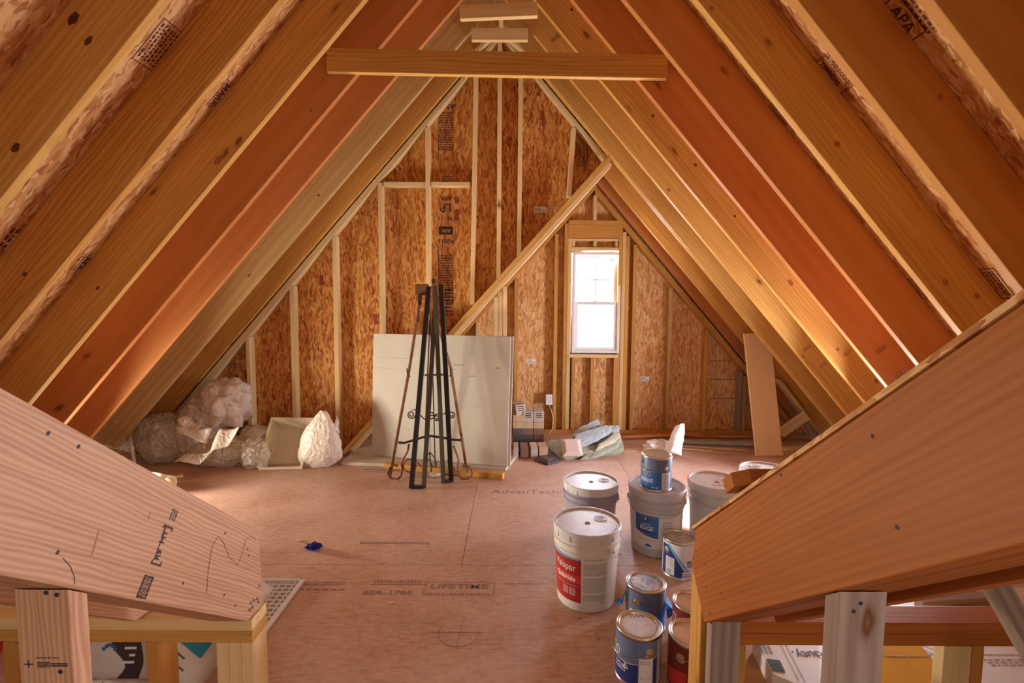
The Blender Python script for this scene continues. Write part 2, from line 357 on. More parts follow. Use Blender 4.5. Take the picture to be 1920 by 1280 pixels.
# roof sheathing
def sheet(name, pts, nrm, th, mat, ax, kind='structure', sw=True):
    pts = [Vector(p) for p in pts]; n = Vector(nrm).normalized() * th
    o = prism(name, pts, n, ax, Vector(nrm).cross(Vector(ax)), mat, bev=0); tag(o, kind=kind); return o
nl = Vector((-SL, 0, 1)).normalized(); nr = Vector((SR, 0, 1)).normalized()
def onl(x, y, off=0): return Vector((x, y, zl(x))) + nl * off
def onr(x, y, off=0): return Vector((x, y, zr(x))) + nr * off
Y0 = .2
sheet('ceiling_left', [onl(FXL + .1, Y0, D10), onl(FXL + .1, WY + .12, D10), onl(XA + .03, WY + .12, D10), onl(XA + .03, Y0, D10)], nl, SH, M_osbr, (1, 0, SL))
sheet('ceiling_right', [onr(XA - .03, Y0, D10), onr(XA - .03, WY - .06, D10), onr(AX0 - .02, BY + .15, D10), onr(FXR - .1, BY + .15, D10), onr(FXR - .1, Y0, D10)], nr, SH, M_osbr, (-1, 0, SR))
# gable wall and bay wall sheathing
def wall(name, poly, mat, M_seams=()):
    bm = bmesh.new(); a = [bm.verts.new(p) for p in poly]; b_ = [bm.verts.new(Vector(p) + Vector((0, .012, 0))) for p in poly]
    bm.faces.new(a); bm.faces.new(b_[::-1]); n = len(a)
    for i in range(n): bm.faces.new((a[i], a[(i + 1) % n], b_[(i + 1) % n], b_[i]))
    return tag(mk(name, bm, mat), kind='structure')
y = WY + .09
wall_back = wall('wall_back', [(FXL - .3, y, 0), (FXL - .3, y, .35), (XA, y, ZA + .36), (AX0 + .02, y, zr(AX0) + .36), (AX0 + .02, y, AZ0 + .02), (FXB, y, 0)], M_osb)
y = BY + .09
wx0, wx1, wz0, wz1 = .652, 1.166, .873, 1.945    # window opening
bm = bmesh.new()
def zz(x): return min(zb(x) + .15, zr(x) + .35)
for poly in ([(FXB - .14, 0), (wx0, 0), (wx0, zb(wx0) + .15), ], [(wx0, 0), (wx1, 0), (wx1, wz0), (wx0, wz0)],
             [(wx0, wz1), (wx1, wz1), (wx1, zr(wx1) + .35), (AX0, zz(AX0)), (wx0, zb(wx0) + .15)], [(wx1, 0), (FXR + .3, 0), (wx1, zr(wx1) + .35)]):
    a = [bm.verts.new((x, y, z)) for x, z in poly]; b_ = [bm.verts.new((x, y + .012, z)) for x, z in poly]; n = len(a)
    bm.faces.new(a); bm.faces.new(b_[::-1])
    for i in range(n): bm.faces.new((a[i], a[(i + 1) % n], b_[(i + 1) % n], b_[i]))
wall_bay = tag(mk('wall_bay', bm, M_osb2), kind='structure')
# bay's left slope sheathing
nb = Vector((-SB, 0, 1)).normalized()
def onb(x, y, off=0): return Vector((x, y, zb(x))) + nb * off
sheet('ceiling_bay', [onb(FXB - .05, WY + .103, .15), onb(FXB - .05, BY + .15, .15), onb(AX0 + .05, BY + .15, .15), onb(AX0 + .05, WY + .103, .15)], nb, SH, M_osbr, (1, 0, SB))

# rafters
def rafter(side, Y, mat, label, th=.038, x_end=None, xf=None, group=None, x_top=None):
    if side == 'L':
        f0 = FXL if xf is None else xf; xr = XA - .02 if x_top is None else x_top; k = D10 / math.cos(math.atan(SL))
        poly = [(f0, Y, zl(f0)), (xr, Y, zl(xr)), (xr, Y, zl(xr) + k - .002), (f0 - (D10 - .001) / math.sin(math.atan(SL)) if zl(f0) < .01 else f0, Y, 0 if zl(f0) < .01 else zl(f0) + k)]
        ax = (1, 0, SL)
    else:
        f0 = FXR if xf is None else xf; xr = XA + .02 if x_top is None else x_top; k = D10 / math.cos(math.atan(SR))
        poly = [(f0, Y, zr(f0)), (xr, Y, zr(xr)), (xr, Y, zr(xr) + k - .002), (f0 + (D10 - .001) / math.sin(math.atan(SR)) if zr(f0) < .01 else f0, Y, 0 if zr(f0) < .01 else zr(f0) + k)]
        ax = (-1, 0, SR)
    o = prism('rafter', poly, (0, th, 0), ax, (-ax[2] if side == 'L' else ax[2], 0, 1), W[mat], bev=.003)
    return tag(o, label, 'rafter', group)
LG = 'rafters of the left roof slope'; RG = 'rafters of the right roof slope'
order = ['nearest', 'second', 'third', 'fourth', 'fifth', 'sixth', 'seventh', 'eighth', 'ninth', 'tenth']
LY = [(1.385, 'gold2', 'cutting the top left corner'), (1.79, 'gold', 'torn dark knots'), (2.212, 'gold2', 'wavy and stained'), (2.654, 'gold', 'one orange bark pocket'),
      (3.058, 'red', 'reddish behind the long tie'), (3.448, 'red', 'smooth and reddish'), (3.891, 'tan', 'greyish'), (4.29, 'gold2', 'dark, against the gable')]
rafters = {}
for i, (Y, mt, d) in enumerate(LY):
    rafters['L%d' % i] = rafter('L', Y, mt, '%s rafter on the left slope counted from the camera, %s' % (order[i], d), group=LG)
RY = [(1.02, 'orange', 'in the top corner'), (1.452, 'orange', 'wide and orange'), (1.813, 'orange', 'chipped edge'), (2.216, 'gold', 'round red knots'), (2.638, 'red', 'smooth red-orange'),
      (3.063, 'red', 'carrying the long tie'), (3.462, 'gold', 'small black knots'), (3.863, 'gold', 'yellow wavy grain'), (4.235, 'gold', 'front ply of doubled pair')]
for i, (Y, mt, d) in enumerate(RY):
    rafters['R%d' % i] = rafter('R', Y, mt, '%s rafter on the right slope counted from the camera, %s' % (order[i], d), group=RG)
rafter('R', 4.278, 'gold', 'second ply of the doubled rafter on the right slope beside the window bay', group=RG)
rafter('R', 4.72, 'gold', 'rafter on the right slope above the window bay', group=RG, x_top=AX0 + .03)
rafter('R', 5.055, 'red', 'dark red rafter lying against the bay wall at its right', group=RG, x_top=AX0 + .03)
# ridge board
o = board('ridge_board', (XA, Y0, ZA + .12), (XA, WY + .09, ZA + .12), .29, .038, (0, 0, 1), W['tan']); tag(o, 'ridge board running along the top between both roof slopes', 'ridge board')
# ties
def tie(a, b_, h, Y, mat, label):
    a = aY(*a, Y); b_ = aY(*b_, Y); d = Vector((0, .019, -h / 2))
    return tag(board('collar_tie', a + d, b_ + d, h, .038, (0, 0, 1), W[mat], bev=.003), label, 'collar tie', 'ties between the two roof slopes')
tie((611, 89), (1252, 102), .14, 3.02, 'gold', 'long golden collar tie with two knots spanning the attic')
tie((862, 9), (1008, 3), .09, 3.41, 'pale', 'short pale collar tie cut by the top edge of the view')
tie((884, 52), (990, 52), .09, 3.85, 'pale', 'short pale collar tie behind and just above the long one')
for s, (a, b_) in enumerate((((893, 98), (918, 74)), ((955, 74), (985, 98)))):
    tag(board('brace', aY(*a, 4.3), aY(*b_, 4.3), .06, .03, (0, 1, 0), W['pale']), 'short diagonal brace under the ridge, %s of the pair' % ('left' if s == 0 else 'right'), 'brace', 'short braces under the ridge')

# studs of the gable wall
SG = 'studs of the far gable wall'
def gable_stud(px, py, label, mat='pale', lean=0, ztop=None, zbot=None, d=.088):
    x = aY(px, py, WY).x; xc = x + .019
    zt = min(zl(x), zr(x + .038)) - .062 if ztop is None else ztop
    z0 = .04 if xc < FXB else zb(x) + .01
    if zbot is not None: z0 = zbot
    return tag(board('stud', (xc + lean, WY + d / 2, z0), (xc, WY + d / 2, zt), d, .038, (0, 1, 0), W[mat], seg=6, warp=.0015), label, 'stud', SG)
lab = ['shortest stud, half hidden behind the plastic bags at the left', 'second stud from the left, behind the plastic bag pile', 'third stud from the left, above the plastic tub', 'fourth stud from the left, above the white bag', 'fifth stud from the left, its foot behind the white board', 'sixth stud from the left, rising above the metal easel', 'leaning stud right of the blocking', 'stud at the middle, under the ridge', 'stud right of the ridge, ending on the bay rake', 'rightmost stud, leaning beside the bay peak']
for (px, py, lean), l in zip(((380, 730, 0), (460, 640, 0), (541, 500, 0), (623, 480, 0), (709.5, 450, 0), (798, 400, 0), (888, 200, -.03), (932, 300, 0), (971, 300, 0), (1072, 250, -.03)), lab):
    gable_stud(px, py, l, 'pale', lean)
# blocking
for a, b_, s in ((718, 798, 'left'), (807, 881, 'right')):
    A = aY(a, 344, WY); B = aY(b_, 344, WY)
    tag(board('blocking', (A.x, WY + .05, A.z), (B.x, WY + .05, A.z), .085, .038, (0, 1, 0), W['pale']), 'short pale block nailed flat between studs, %s of the pair' % s, 'blocking', 'blocks between the gable studs')
# rake plates and sole plate
def plate(name, poly, ext, ax, up, mat, label): return tag(prism(name, poly, ext, ax, up, W[mat]), label, 'wall plate')
k = .052
plate('rake_plate', [(FXL + .05, WY, zl(FXL + .05)), (XA, WY, zl(XA)), (XA, WY, zl(XA) - k), (FXL + .05 + k / SL, WY, .003)], (0, .088, 0), (1, 0, SL), (0, 1, 0), 'pale', 'sloping top plate under the left rafters at the gable')
plate('rake_plate', [(XA, WY, zr(XA)), (AX0 - .02, WY, zr(AX0 - .02)), (AX0 - .02, WY, zr(AX0 - .02) - k), (XA, WY, zr(XA) - k)], (0, .088, 0), (1, 0, -SR), (0, 1, 0), 'pale', 'sloping top plate under the right rafters at the gable')
plate('sole_plate', [(FXL + .12, WY, 0), (FXB - .06, WY, 0), (FXB - .06, WY, .038), (FXL + .12, WY, .038)], (0, .088, 0), (1, 0, 0), (0, 1, 0), 'gold', 'bottom plate of the gable wall behind the plastic bags')
# bay rake: doubled sloping boards at the front of the bay
def bslope(name, x0, x1, y0, y1, t0, t1, mat, label, cat='rafter', group=None):
    poly = [onb(x0, y0, -t0), onb(x1, y0, -t0), onb(x1, y0, -t1), onb(x0, y0, -t1)]
    return tag(prism(name, poly, (0, y1 - y0, 0), (1, 0, SB), (0, 1, 0), W[mat]), label, cat, group)
bslope('valley_rafter', FXB + .03, AX0 - .005, 4.27, 4.345, 0, .04, 'gold', 'outer sloping board on the left edge of the window bay', group='sloping boards of the bay opening')
bslope('valley_rafter', FXB + .075, AX0 - .03, 4.30, 4.43, .042, .082, 'pale', 'inner pale sloping board on the left edge of the window bay', group='sloping boards of the bay opening')
bslope('rake_plate', FXB + .05, AX0 - .02, BY, BY + .088, .04, .09, 'gold', 'left sloping top plate of the bay wall', 'wall plate')
plate('rake_plate', [(AX0 + .02, BY, zr(AX0 + .02) - .02), (FXR - .1, BY, zr(FXR - .1) - .02), (FXR - .1 - .07, BY, zr(FXR - .1) - .02), (AX0 + .02, BY, zr(AX0 + .02) - .11)], (0, .088, 0), (1, 0, -SR), (0, 1, 0), 'gold', 'right sloping top plate of the bay wall')
plate('sole_plate', [(FXB + .12, BY, 0), (FXR - .15, BY, 0), (FXR - .15, BY, .038), (FXB + .12, BY, .038)], (0, .088, 0), (1, 0, 0), (0, 1, 0), 'orange', 'bottom plate of the bay wall')
BG = 'studs of the bay wall'
def bay_stud(px, py, label, mat='gold', z0=.04, z1=None, th=.038, dx=0, Y=BY):
    x = aY(px, py, Y).x + dx; xc = x + th / 2
    zt = min(zb(x) - .135, zr(x + th) - .115) if z1 is None else z1
    return tag(board('stud', (xc, Y + .044, z0), (xc, Y + .044, zt), .088, th, (0, 1, 0), W[mat], seg=6, warp=.001), label, 'stud', BG)
for px, py, l, mt in ((892, 610, 'short stud at the far left of the bay, beside the pale post', 'pale'), (964, 640, 'leftmost full stud of the bay, just right of the white board', 'gold'), (1039, 560, 'bay stud beside the outlet', 'gold'),
                      (1186, 560, 'bay stud right of the window framing', 'gold'), (1252, 640, 'bay stud midway between window and leaning plank', 'tan'), (1320, 680, 'bay stud left of the nail-lined sheathing', 'gold')):
    bay_stud(px, py, l, mt)
bay_stud(1386, 720, 'shortest weathered bay stud, left of the leaning plank', 'grey')
bay_stud(1390, 740, 'pale stained stud nailed beside the shortest bay stud', 'tan', dx=.018)
xk = aY(1057, 560, BY).x
bay_stud(0, 0, 'king stud left of the window', 'gold', dx=xk - aY(0, 0, BY).x)
bay_stud(0, 0, 'jack stud left of the window, under the header', 'pale', dx=xk + .0385 - aY(0, 0, BY).x, z1=2.085)
xh0 = xk + .039; xh1 = aY(1168, 430, BY).x
bay_stud(0, 0, 'jack stud right of the window, under the header', 'gold', dx=xh1 - .039 - aY(0, 0, BY).x, z1=2.085)
bay_stud(0, 0, 'inner king stud right of the window', 'pale', dx=xh1 + .001 - aY(0, 0, BY).x)
bay_stud(0, 0, 'outer king stud right of the window', 'gold', dx=xh1 + .0405 - aY(0, 0, BY).x)
tag(board('window_header', (xh0, BY + .03, 2.18), (xh1, BY + .03, 2.18), .186, .06, (0, 0, 1), W['gold']), 'doubled plank header above the window', 'header')
tag(board('stud', (aY(1116, 380, BY).x, BY + .044, 2.275), (aY(1116, 380, BY).x, BY + .044, 2.53), .088, .038, (0, 1, 0), W['pale']), 'short stud between header and bay peak', 'stud', BG)
zt0 = wz1 + .012
jl = xk + .078; jr = xh1 - .04
tag(board('blocking', (jl, BY + .044, zt0 + .019), (jr, BY + .044, zt0 + .019), .088, .036, (0, 1, 0), W['pale']), 'pale flat block just above the window', 'blocking')
tag(board('blocking', (jl, BY + .046, 2.072), (jr, BY + .046, 2.072), .084, .02, (0, 1, 0), W['pale']), 'thin pale strip under the window header', 'blocking')
for k2, xx in enumerate((jl + .019, (jl + jr) / 2, jr - .019)):
    tag(board('stud', (xx, BY + .05, zt0 + .038), (xx, BY + .05, 2.061), .07, .034, (0, 1, 0), W['pale']), '%s tiny cripple stud above the window' % ('left', 'middle', 'right')[k2], 'stud', 'cripple studs around the window')
zs = wz0 - .012
tag(board('window_sill_plate', (jl - .02, BY + .044, zs - .019), (jr + .02, BY + .044, zs - .019), .10, .036, (0, 1, 0), W['pale']), 'pale rough sill board under the window', 'sill')
for px, l in ((1071, 'left cripple stud below the window'), (1107, 'middle cripple stud below the window'), (1150, 'right cripple stud below the window')):
    bay_stud(px, 720, l, 'gold', z1=zs - .038, dx=.002 if px == 1071 else 0)
# pale post under the bay rake
for k2, (px, wdt, nm) in enumerate(((926, .036, 'left'), (934, .036, 'middle'), (943, .036, 'right'))):
    x = aY(px, 560, 4.35).x; tag(board('stud', (x + .018, 4.39, 0), (x + .018, 4.39, zb(x) - .125), .088, wdt, (0, 1, 0), W['pale']), '%s pale stud of the post rising from behind the white board' % nm, 'stud', 'studs of the pale post')
# window
M_vinyl = plain('white_vinyl', (.86, .86, .84), .35)
m, nt, b = newmat('window_glass'); b.inputs['Transmission Weight'].default_value = 1; b.inputs['Roughness'].default_value = 0; b.inputs['IOR'].default_value = 1.02; b.inputs['Specular IOR Level'].default_value = .2
M_glass = m
win = empty('window_1', (.9, BY + .03, wz0)); tag(win, kind='structure')
def ring(bm, x0, x1, z0, z1, t, y0, y1):
    bx(bm, x0, x0 + t, y0, y1, z0, z1); bx(bm, x1 - t, x1, y0, y1, z0, z1); bx(bm, x0 + t, x1 - t, y0, y1, z0, z0 + t); bx(bm, x0 + t, x1 - t, y0, y1, z1 - t, z1)
def inwin(o): o.parent = win; o.matrix_parent_inverse = Matrix.Translation((-.9, -(BY + .03), -wz0)); return o
x0, x1, z0, z1 = wx0 + .003, wx1 - .003, wz0 + .003, wz1 - .003
zm = (z0 + z1) / 2 - .005
bm = bmesh.new(); ring(bm, x0, x1, z0, z1, .028, BY + .0, BY + .11); inwin(mk('window_frame', bm, M_vinyl, bev=.003))
bm = bmesh.new(); ring(bm, x0 + .028, x1 - .028, z0 + .028, zm + .02, .035, BY + .02, BY + .05); inwin(mk('lower_sash', bm, M_vinyl, bev=.003))
bm = bmesh.new(); ring(bm, x0 + .028, x1 - .028, zm - .012, z1 - .028, .032, BY + .055, BY + .085); inwin(mk('upper_sash', bm, M_vinyl, bev=.003))
xm = (x0 + x1) / 2
bm = bmesh.new(); bx(bm, xm - .006, xm + .006, BY + .064, BY + .076, zm + .02, z1 - .06); bx(bm, x0 + .06, x1 - .06, BY + .064, BY + .076, (zm + z1) / 2 - .022, (zm + z1) / 2 - .010); inwin(mk('window_muntin', bm, M_vinyl))
bm = bmesh.new(); bx(bm, xm - .022, xm + .022, BY + .025, BY + .045, zm + .02, zm + .032); inwin(mk('sash_lock', bm, M_vinyl, bev=.003))
bm = bmesh.new(); bx(bm, x0 + .06, x1 - .06, BY + .034, BY + .037, z0 + .06, zm - .012); inwin(mk('lower_pane', bm, M_glass))
bm = bmesh.new(); bx(bm, x0 + .058, x1 - .058, BY + .069, BY + .072, zm + .018, z1 - .058); inwin(mk('upper_pane', bm, M_glass))
# bright overcast outdoors with pale foliage seen through the glass
m, nt, b = newmat('overexposed_foliage'); L = nt.links.new
tc = N(nt, 'ShaderNodeTexCoord'); n1 = N(nt, 'ShaderNodeTexNoise'); n1.inputs['Scale'].default_value = 5; n1.inputs['Detail'].default_value = 12; n1.inputs['Roughness'].default_value = .8
L(tc.outputs['Object'], n1.inputs['Vector']); rp = ramp(nt, [(.38, (.62, .70, .42)), (.52, (1, 1, .92)), (.6, (1, 1, 1))]); L(n1.outputs['Fac'], rp.inputs[0])
em = N(nt, 'ShaderNodeEmission'); em.inputs[1].default_value = 1.35; L(rp.outputs[0], em.inputs[0]); L(em.outputs[0], nt.nodes['Material Output'].inputs[0])
bm = bmesh.new(); bx(bm, -1, 4, 7.3, 7.32, -1.5, 4.5); tag(mk('trees_outside', bm, m), 'sunlit pale trees and sky seen through the small window', 'trees', kind='stuff')
# ------------------------------------------------------------------ stair opening: knee walls and sloping trimmer rafters
def yz_prism(name, pts, x0, x1, mat, parent=None, bev=.003):
    poly = [(x0, y, z) for y, z in pts]
    return prism(name, poly, (x1 - x0, 0, 0), (0, -1, .805), (0, .805, 1), W[mat], parent, bev)
def trimmer(x0, x1, mat, top, seat, heel, label, name='trimmer_rafter', end=.25):
    (ty, tz), (sy, sz), (hy, hz) = top, seat, heel
    pts = [(ty, tz), (end, tz + (.772 if x0 > 0 else .80) * (ty - end)), (end, sz + .80 * (sy - end)), (sy, sz), (hy, hz)]
    return tag(yz_prism(name, pts, x0, x1, mat), label, 'beam')
lt = aX(485, 995, -.8); lsx = aX(470, 1165, -.8); lh = aX(496, 1128, -.8)
KZ = .388                                      # top of knee wall plates
beamL = trimmer(-.8, -.838, 'pink', (lt.y, lt.z), (1.405, .40), (1.50, KZ + .004), 'big pinkish sloping beam at lower left with black grade stamps')
trimmer(-.8385, -.914, 'pink', (lt.y, lt.z), (1.405, .40), (1.50, KZ + .004), 'hidden plies nailed behind the big pinkish sloping beam')
XRB = .6
rt = aX(1305, 990, XRB); rb = aX(1320, 1167, XRB); re = aX(1296, 1055, XRB)
beamR = trimmer(XRB, XRB + .038, 'brown', (rt.y, rt.z), (rb.y, rb.z), (re.y, re.z), 'big orange-brown sloping beam at lower right with dark knots')
trimmer(XRB + .0385, XRB + .114, 'brown', (rt.y, rt.z), (rb.y, rb.z), (re.y, re.z), 'plies nailed behind the big orange-brown sloping beam')
trimmer(-1.18, -1.142, 'pink', (lt.y, lt.z), (1.405, .40), (1.50, KZ + .004), 'sloping rafter glimpsed below the big pinkish beam', 'rafter')
trimmer(.82, .858, 'brown', (rt.y, rt.z), (rb.y, rb.z), (re.y, re.z), 'sloping rafter glimpsed below the big orange-brown beam', 'rafter')
# sheathing strip on the right beam
sl = Vector((0, -1, .772)).normalized(); up = Vector((0, .772, 1)).normalized()
p0 = Vector((XRB - .004, rt.y + .02, rt.z)) ; p0.z = rt.z - .016; 
tag(prism('sheathing_strip', [p0 + up * .002, p0 + sl * 1.7 + up * .001, p0 + sl * 1.7 + up * .011, p0 + up * .011], (1.3, 0, 0), (0, -1, .8), up, M_osbr, bev=0), 'thin strand-board edge lying on top of the orange-brown beam', 'sheathing')
bc = aX(1412, 902, .62)
tb = Vector((XRB, bc.y, rt.z + .772 * (rt.y - bc.y))) + up * .034
M = frame(Vector((.572, tb.y, tb.z)), (1, 0, 0), sl)
bm = bmesh.new()
pl = [(0, -.045), (.6, -.045), (.6, .045), (.035, .045), (0, .012)]
a = [bm.verts.new((x, y, -.019)) for x, y in pl]; b_ = [bm.verts.new((x, y, .019)) for x, y in pl]; bm.faces.new(a); bm.faces.new(b_[::-1])
for i in range(5): bm.faces.new((a[i], a[(i + 1) % 5], b_[(i + 1) % 5], b_[i]))
tag(mk('wood_block', bm, W['brown'], mw=M, bev=.002), 'brown wood block with a cut corner lying across the top of the right beam', 'block')
# plates
for k2, (z0, z1, nm) in enumerate(((.3495, .3875, 'upper'), (.311, .349, 'lower'))):
    tag(board('top_plate', (-3.1, 1.475, (z0 + z1) / 2), (-.802, 1.475, (z0 + z1) / 2), .089, .0375, (0, 1, 0), W['gold' if k2 else 'pale']), '%s top plate of the low wall at lower left' % nm, 'wall plate')
    tag(board('top_plate', (.66, 1.475, (z0 + z1) / 2), (2.8, 1.475, (z0 + z1) / 2), .089, .0375, (0, 1, 0), W['brown']), '%s top plate of the low wall at lower right' % nm, 'wall plate')
def post(x0, x1, y0, y1, z1, mat, label, z0=0, name='stud'):
    wx, wy = x1 - x0, y1 - y0; c = ((x0 + x1) / 2, (y0 + y1) / 2)
    o = board(name, (c[0], c[1], z0), (c[0], c[1], z1), max(wx, wy), min(wx, wy), (1, 0, 0) if wx > wy else (0, 1, 0), W[mat], bev=.003)
    return tag(o, label, 'post')
for i in range(3):
    post(-.802 - .0385 * (i + 1), -.802 - .0385 * i - .0005, 1.431, 1.519, .3105, 'pale', '%s stud of the corner post under the pinkish beam' % ('right', 'middle', 'left')[i])
x = aY(275, 1250, 1.431).x; post(x, x + .038, 1.431, 1.519, .3105, 'orange', 'low wall stud between the two cement bags')
x = aY(8, 1250, 1.431).x; post(x, x + .038, 1.431, 1.519, .3105, 'orange', 'low wall stud at the far left bottom corner')
# end board of the left wall
# mid-span posts
def under(y, s, z): return z + .80 * (s - y)
def sloped_post(x0, x1, y0, y1, zf, mat, label):
    poly = [(x0, y0, 0), (x0, y1, 0), (x0, y1, zf(y1)), (x0, y0, zf(y0))]
    return tag(prism('stud', poly, (x1 - x0, 0, 0), (0, 0, 1), (1, 0, 0), W[mat]), label, 'post')
yl = .838; postL = sloped_post(-.90, -.801, yl, yl + .038, lambda y: .397 + .80 * (1.405 - y), 'pink', 'pinkish post with a tiny grade stamp under the left beam')
yr_ = aX(1574, 1108, XRB).y; postR = sloped_post(XRB, XRB + .088, yr_, yr_ + .038, lambda y: rb.z - .003 + .80 * (rb.y - y), 'grey', 'greyish knotty post under the right beam')
# right corner: flat stud and edge studs
post(.618, .706, 1.385, 1.423, .43, 'grey', 'pale grey stud with two nails at the right wall corner')
post(.60, .638, 1.45, 1.539, .60 - .02, 'gold', 'golden end stud tight under the tip of the right beam') if False else post(.605, .643, 1.435, 1.524, .50, 'gold', 'golden end stud at the tip of the right beam')
post(.712, .750, 1.432, 1.52, .3105, 'gold', 'thin stud behind the pale grey corner stud')
x = aY(1768, 1250, 1.431).x; post(x, x + .088, 1.431, 1.469, .3105, 'pale', 'pale stud of the low right wall, beside the yellow sheet')
post(x + .09, x + .128, 1.431, 1.519, .3105, 'orange', 'dark side stud paired with the pale stud of the low right wall')
# loose pieces in the lower right
a = aY(1722, 1142, 1.62); b_ = aY(1890, 1128, 1.62)
tag(board('wood_scrap', a, b_, .075, .038, (0, 0, 1), W['grey']), 'weathered grey timber end above the plates at lower right', 'timber')
a = aY(1846, 1062, 1.32); b_ = aY(1990, 1310, 1.18)
tag(board('brace', a, b_, .06, .038, (1, 0, 0), W['grey']), 'diagonal knotty brace at the lower right edge', 'brace')

# grade stamps and nail holes on the beams
def onbeam(side, px, py):
    X = -.8 if side == 'L' else XRB
    p = aX(px, py, X); e = .0006 if side == 'L' else -.0006
    nx = Vector((1, 0, 0)) if side == 'L' else Vector((-1, 0, 0))
    xa = Vector((0, 1, -.805)).normalized() if side == 'L' else Vector((0, -1, .80)).normalized()
    ya = nx.cross(xa); M = Matrix((xa, ya, nx)).transposed().to_4x4(); M.translation = p + Vector((e, 0, 0)); return M
R90 = Matrix.Rotation(PI / 2, 4, 'Z')
rnd = random.Random(5)
M = onbeam('L', 303, 1018) @ Matrix.Rotation(PI / 2 + .05, 4, 'Z')
text('grade_stamp', 'HT', .022, onbeam('L', 307, 1006) @ Matrix.Rotation(PI / 2, 4, 'Z'), M_ink, beamL, bold=.0006)
text('grade_stamp', '[', .04, onbeam('L', 291, 1056) @ Matrix.Rotation(PI / 2, 4, 'Z'), M_ink, beamL)
text('grade_stamp', ']', .04, onbeam('L', 314, 988) @ Matrix.Rotation(PI / 2, 4, 'Z'), M_ink, beamL)
text('grade_stamp', 'R9', .02, onbeam('L', 297, 1040) @ Matrix.Rotation(PI / 2, 4, 'Z'), M_ink, beamL, bold=.0005)
marks('grade_stamp', M, scribble(-.035, .035, .002, .010, 12, 1, rnd), M_ink, beamL)
marks('grade_stamp', onbeam('L', 272, 1100) @ Matrix.Rotation(PI / 2, 4, 'Z'), box_outline(-.022, .022, -.016, .016, .0022) + scribble(-.02, .02, -.014, .014, 8, 5, rnd), M_ink, beamL)
marks('grade_stamp', onbeam('L', 326, 965) @ Matrix.Rotation(PI / 2, 4, 'Z'), scribble(-.012, .012, -.012, .014, 6, 3, rnd), M_ink, beamL)
def holes(side, pts, par, r=.0032):
    for px, py in pts:
        bm = bmesh.new(); M = onbeam(side, px, py); n = 8
        bm.faces.new([bm.verts.new(M @ Vector((r * math.cos(2 * PI * k / n), r * 1.3 * math.sin(2 * PI * k / n), .0002))) for k in range(n)])
        setp(mk('nail_hole', bm, M_ink), par)
holes('L', [(90, 812), (147, 837), (108, 1035), (343, 1093), (422, 999), (464, 1029), (466, 1041), (420, 1115), (486, 1098), (441, 1135)], beamL)
holes('R', [(1348, 1033), (1322, 1057), (1324, 1101), (1353, 1112), (1331, 1149), (1636, 817), (1682, 988), (1464, 890)], beamR)
bm = bmesh.new()
for px, py in ((470, 1130), (476, 1125), (482, 1122), (473, 1138), (484, 1128), (468, 1143)):
    Mx = onbeam('L', px, py); bx(bm, -.006, .005, -.003, .003, 0, .001, Mx)
setp(mk('scuff_marks', bm, M_pencil), beamL)
bm = bmesh.new()
tube(bm, [onbeam('L', px, py).translation for px, py in ((387, 1112), (390, 1070), (397, 1025), (408, 1005), (418, 1015), (430, 1045), (445, 1058), (455, 1035), (460, 1012), (470, 1005), (480, 1012))], .0006, 4)
tube(bm, [onbeam('L', px, py).translation for px, py in ((118, 1046), (132, 1062), (139, 1080), (140, 1095))], .0006, 4)
setp(mk('pencil_scrawl', bm, M_pencil), beamL)
# slanting resin streaks on the left beam
M_streak = plain('resin_streak', (.42, .15, .06), .6)
for pts, r0 in ((((187, 975), (184, 1000), (174, 1035), (158, 1065)), .0035), (((282, 960), (277, 975)), .0022)):
    bm = bmesh.new(); tube(bm, [onbeam('L', a, b_).translation - Vector((r0 * .85, 0, 0)) for a, b_ in pts], [r0 * .4, r0, r0, r0 * .3][:len(pts)] if len(pts) == 4 else r0, 6)
    setp(mk('resin_streak', bm, M_streak), beamL)
MP = Matrix(((1, 0, 0, 0), (0, 0, -1, 0), (0, 1, 0, 0), (0, 0, 0, 1)))        # XY plane stood up, facing the camera
def facing(p): return Matrix.Translation(Vector(p)) @ MP
p = aY(80, 1240, yl - .0006); marks('grade_stamp', facing(p), scribble(-.012, .03, .006, .009, 9, 1, rnd) + scribble(-.01, .012, -.012, .0, 5, 4, rnd) + scribble(.014, .045, -.01, -.002, 14, 2, rnd) + [(-.034, -.018, -.006, -.0045), (-.027, -.0255, -.012, .002)], M_ink, postL)
bm = bmesh.new()
for px, py in ((86, 1111), (106, 1115), (113, 1259)):
    c = aY(px, py, yl - .0006); lathe(bm, [(.0045, 0), (0, .0003)], 10, (0, 0, 0)); bmesh.ops.transform(bm, matrix=facing(c), verts=[v for v in bm.verts if v.co.length < .02])
setp(mk('nail_heads', bm, M_ink), postL)
bm = bmesh.new()
for px, py in ((1614, 1131), (1601, 1146)):
    c = aY(px, py, yr_ - .0006); lathe(bm, [(.004, 0), (0, .0003)], 10, (0, 0, 0)); bmesh.ops.transform(bm, matrix=facing(c), verts=[v for v in bm.verts if v.co.length < .02])
setp(mk('nail_heads', bm, M_ink), postR)

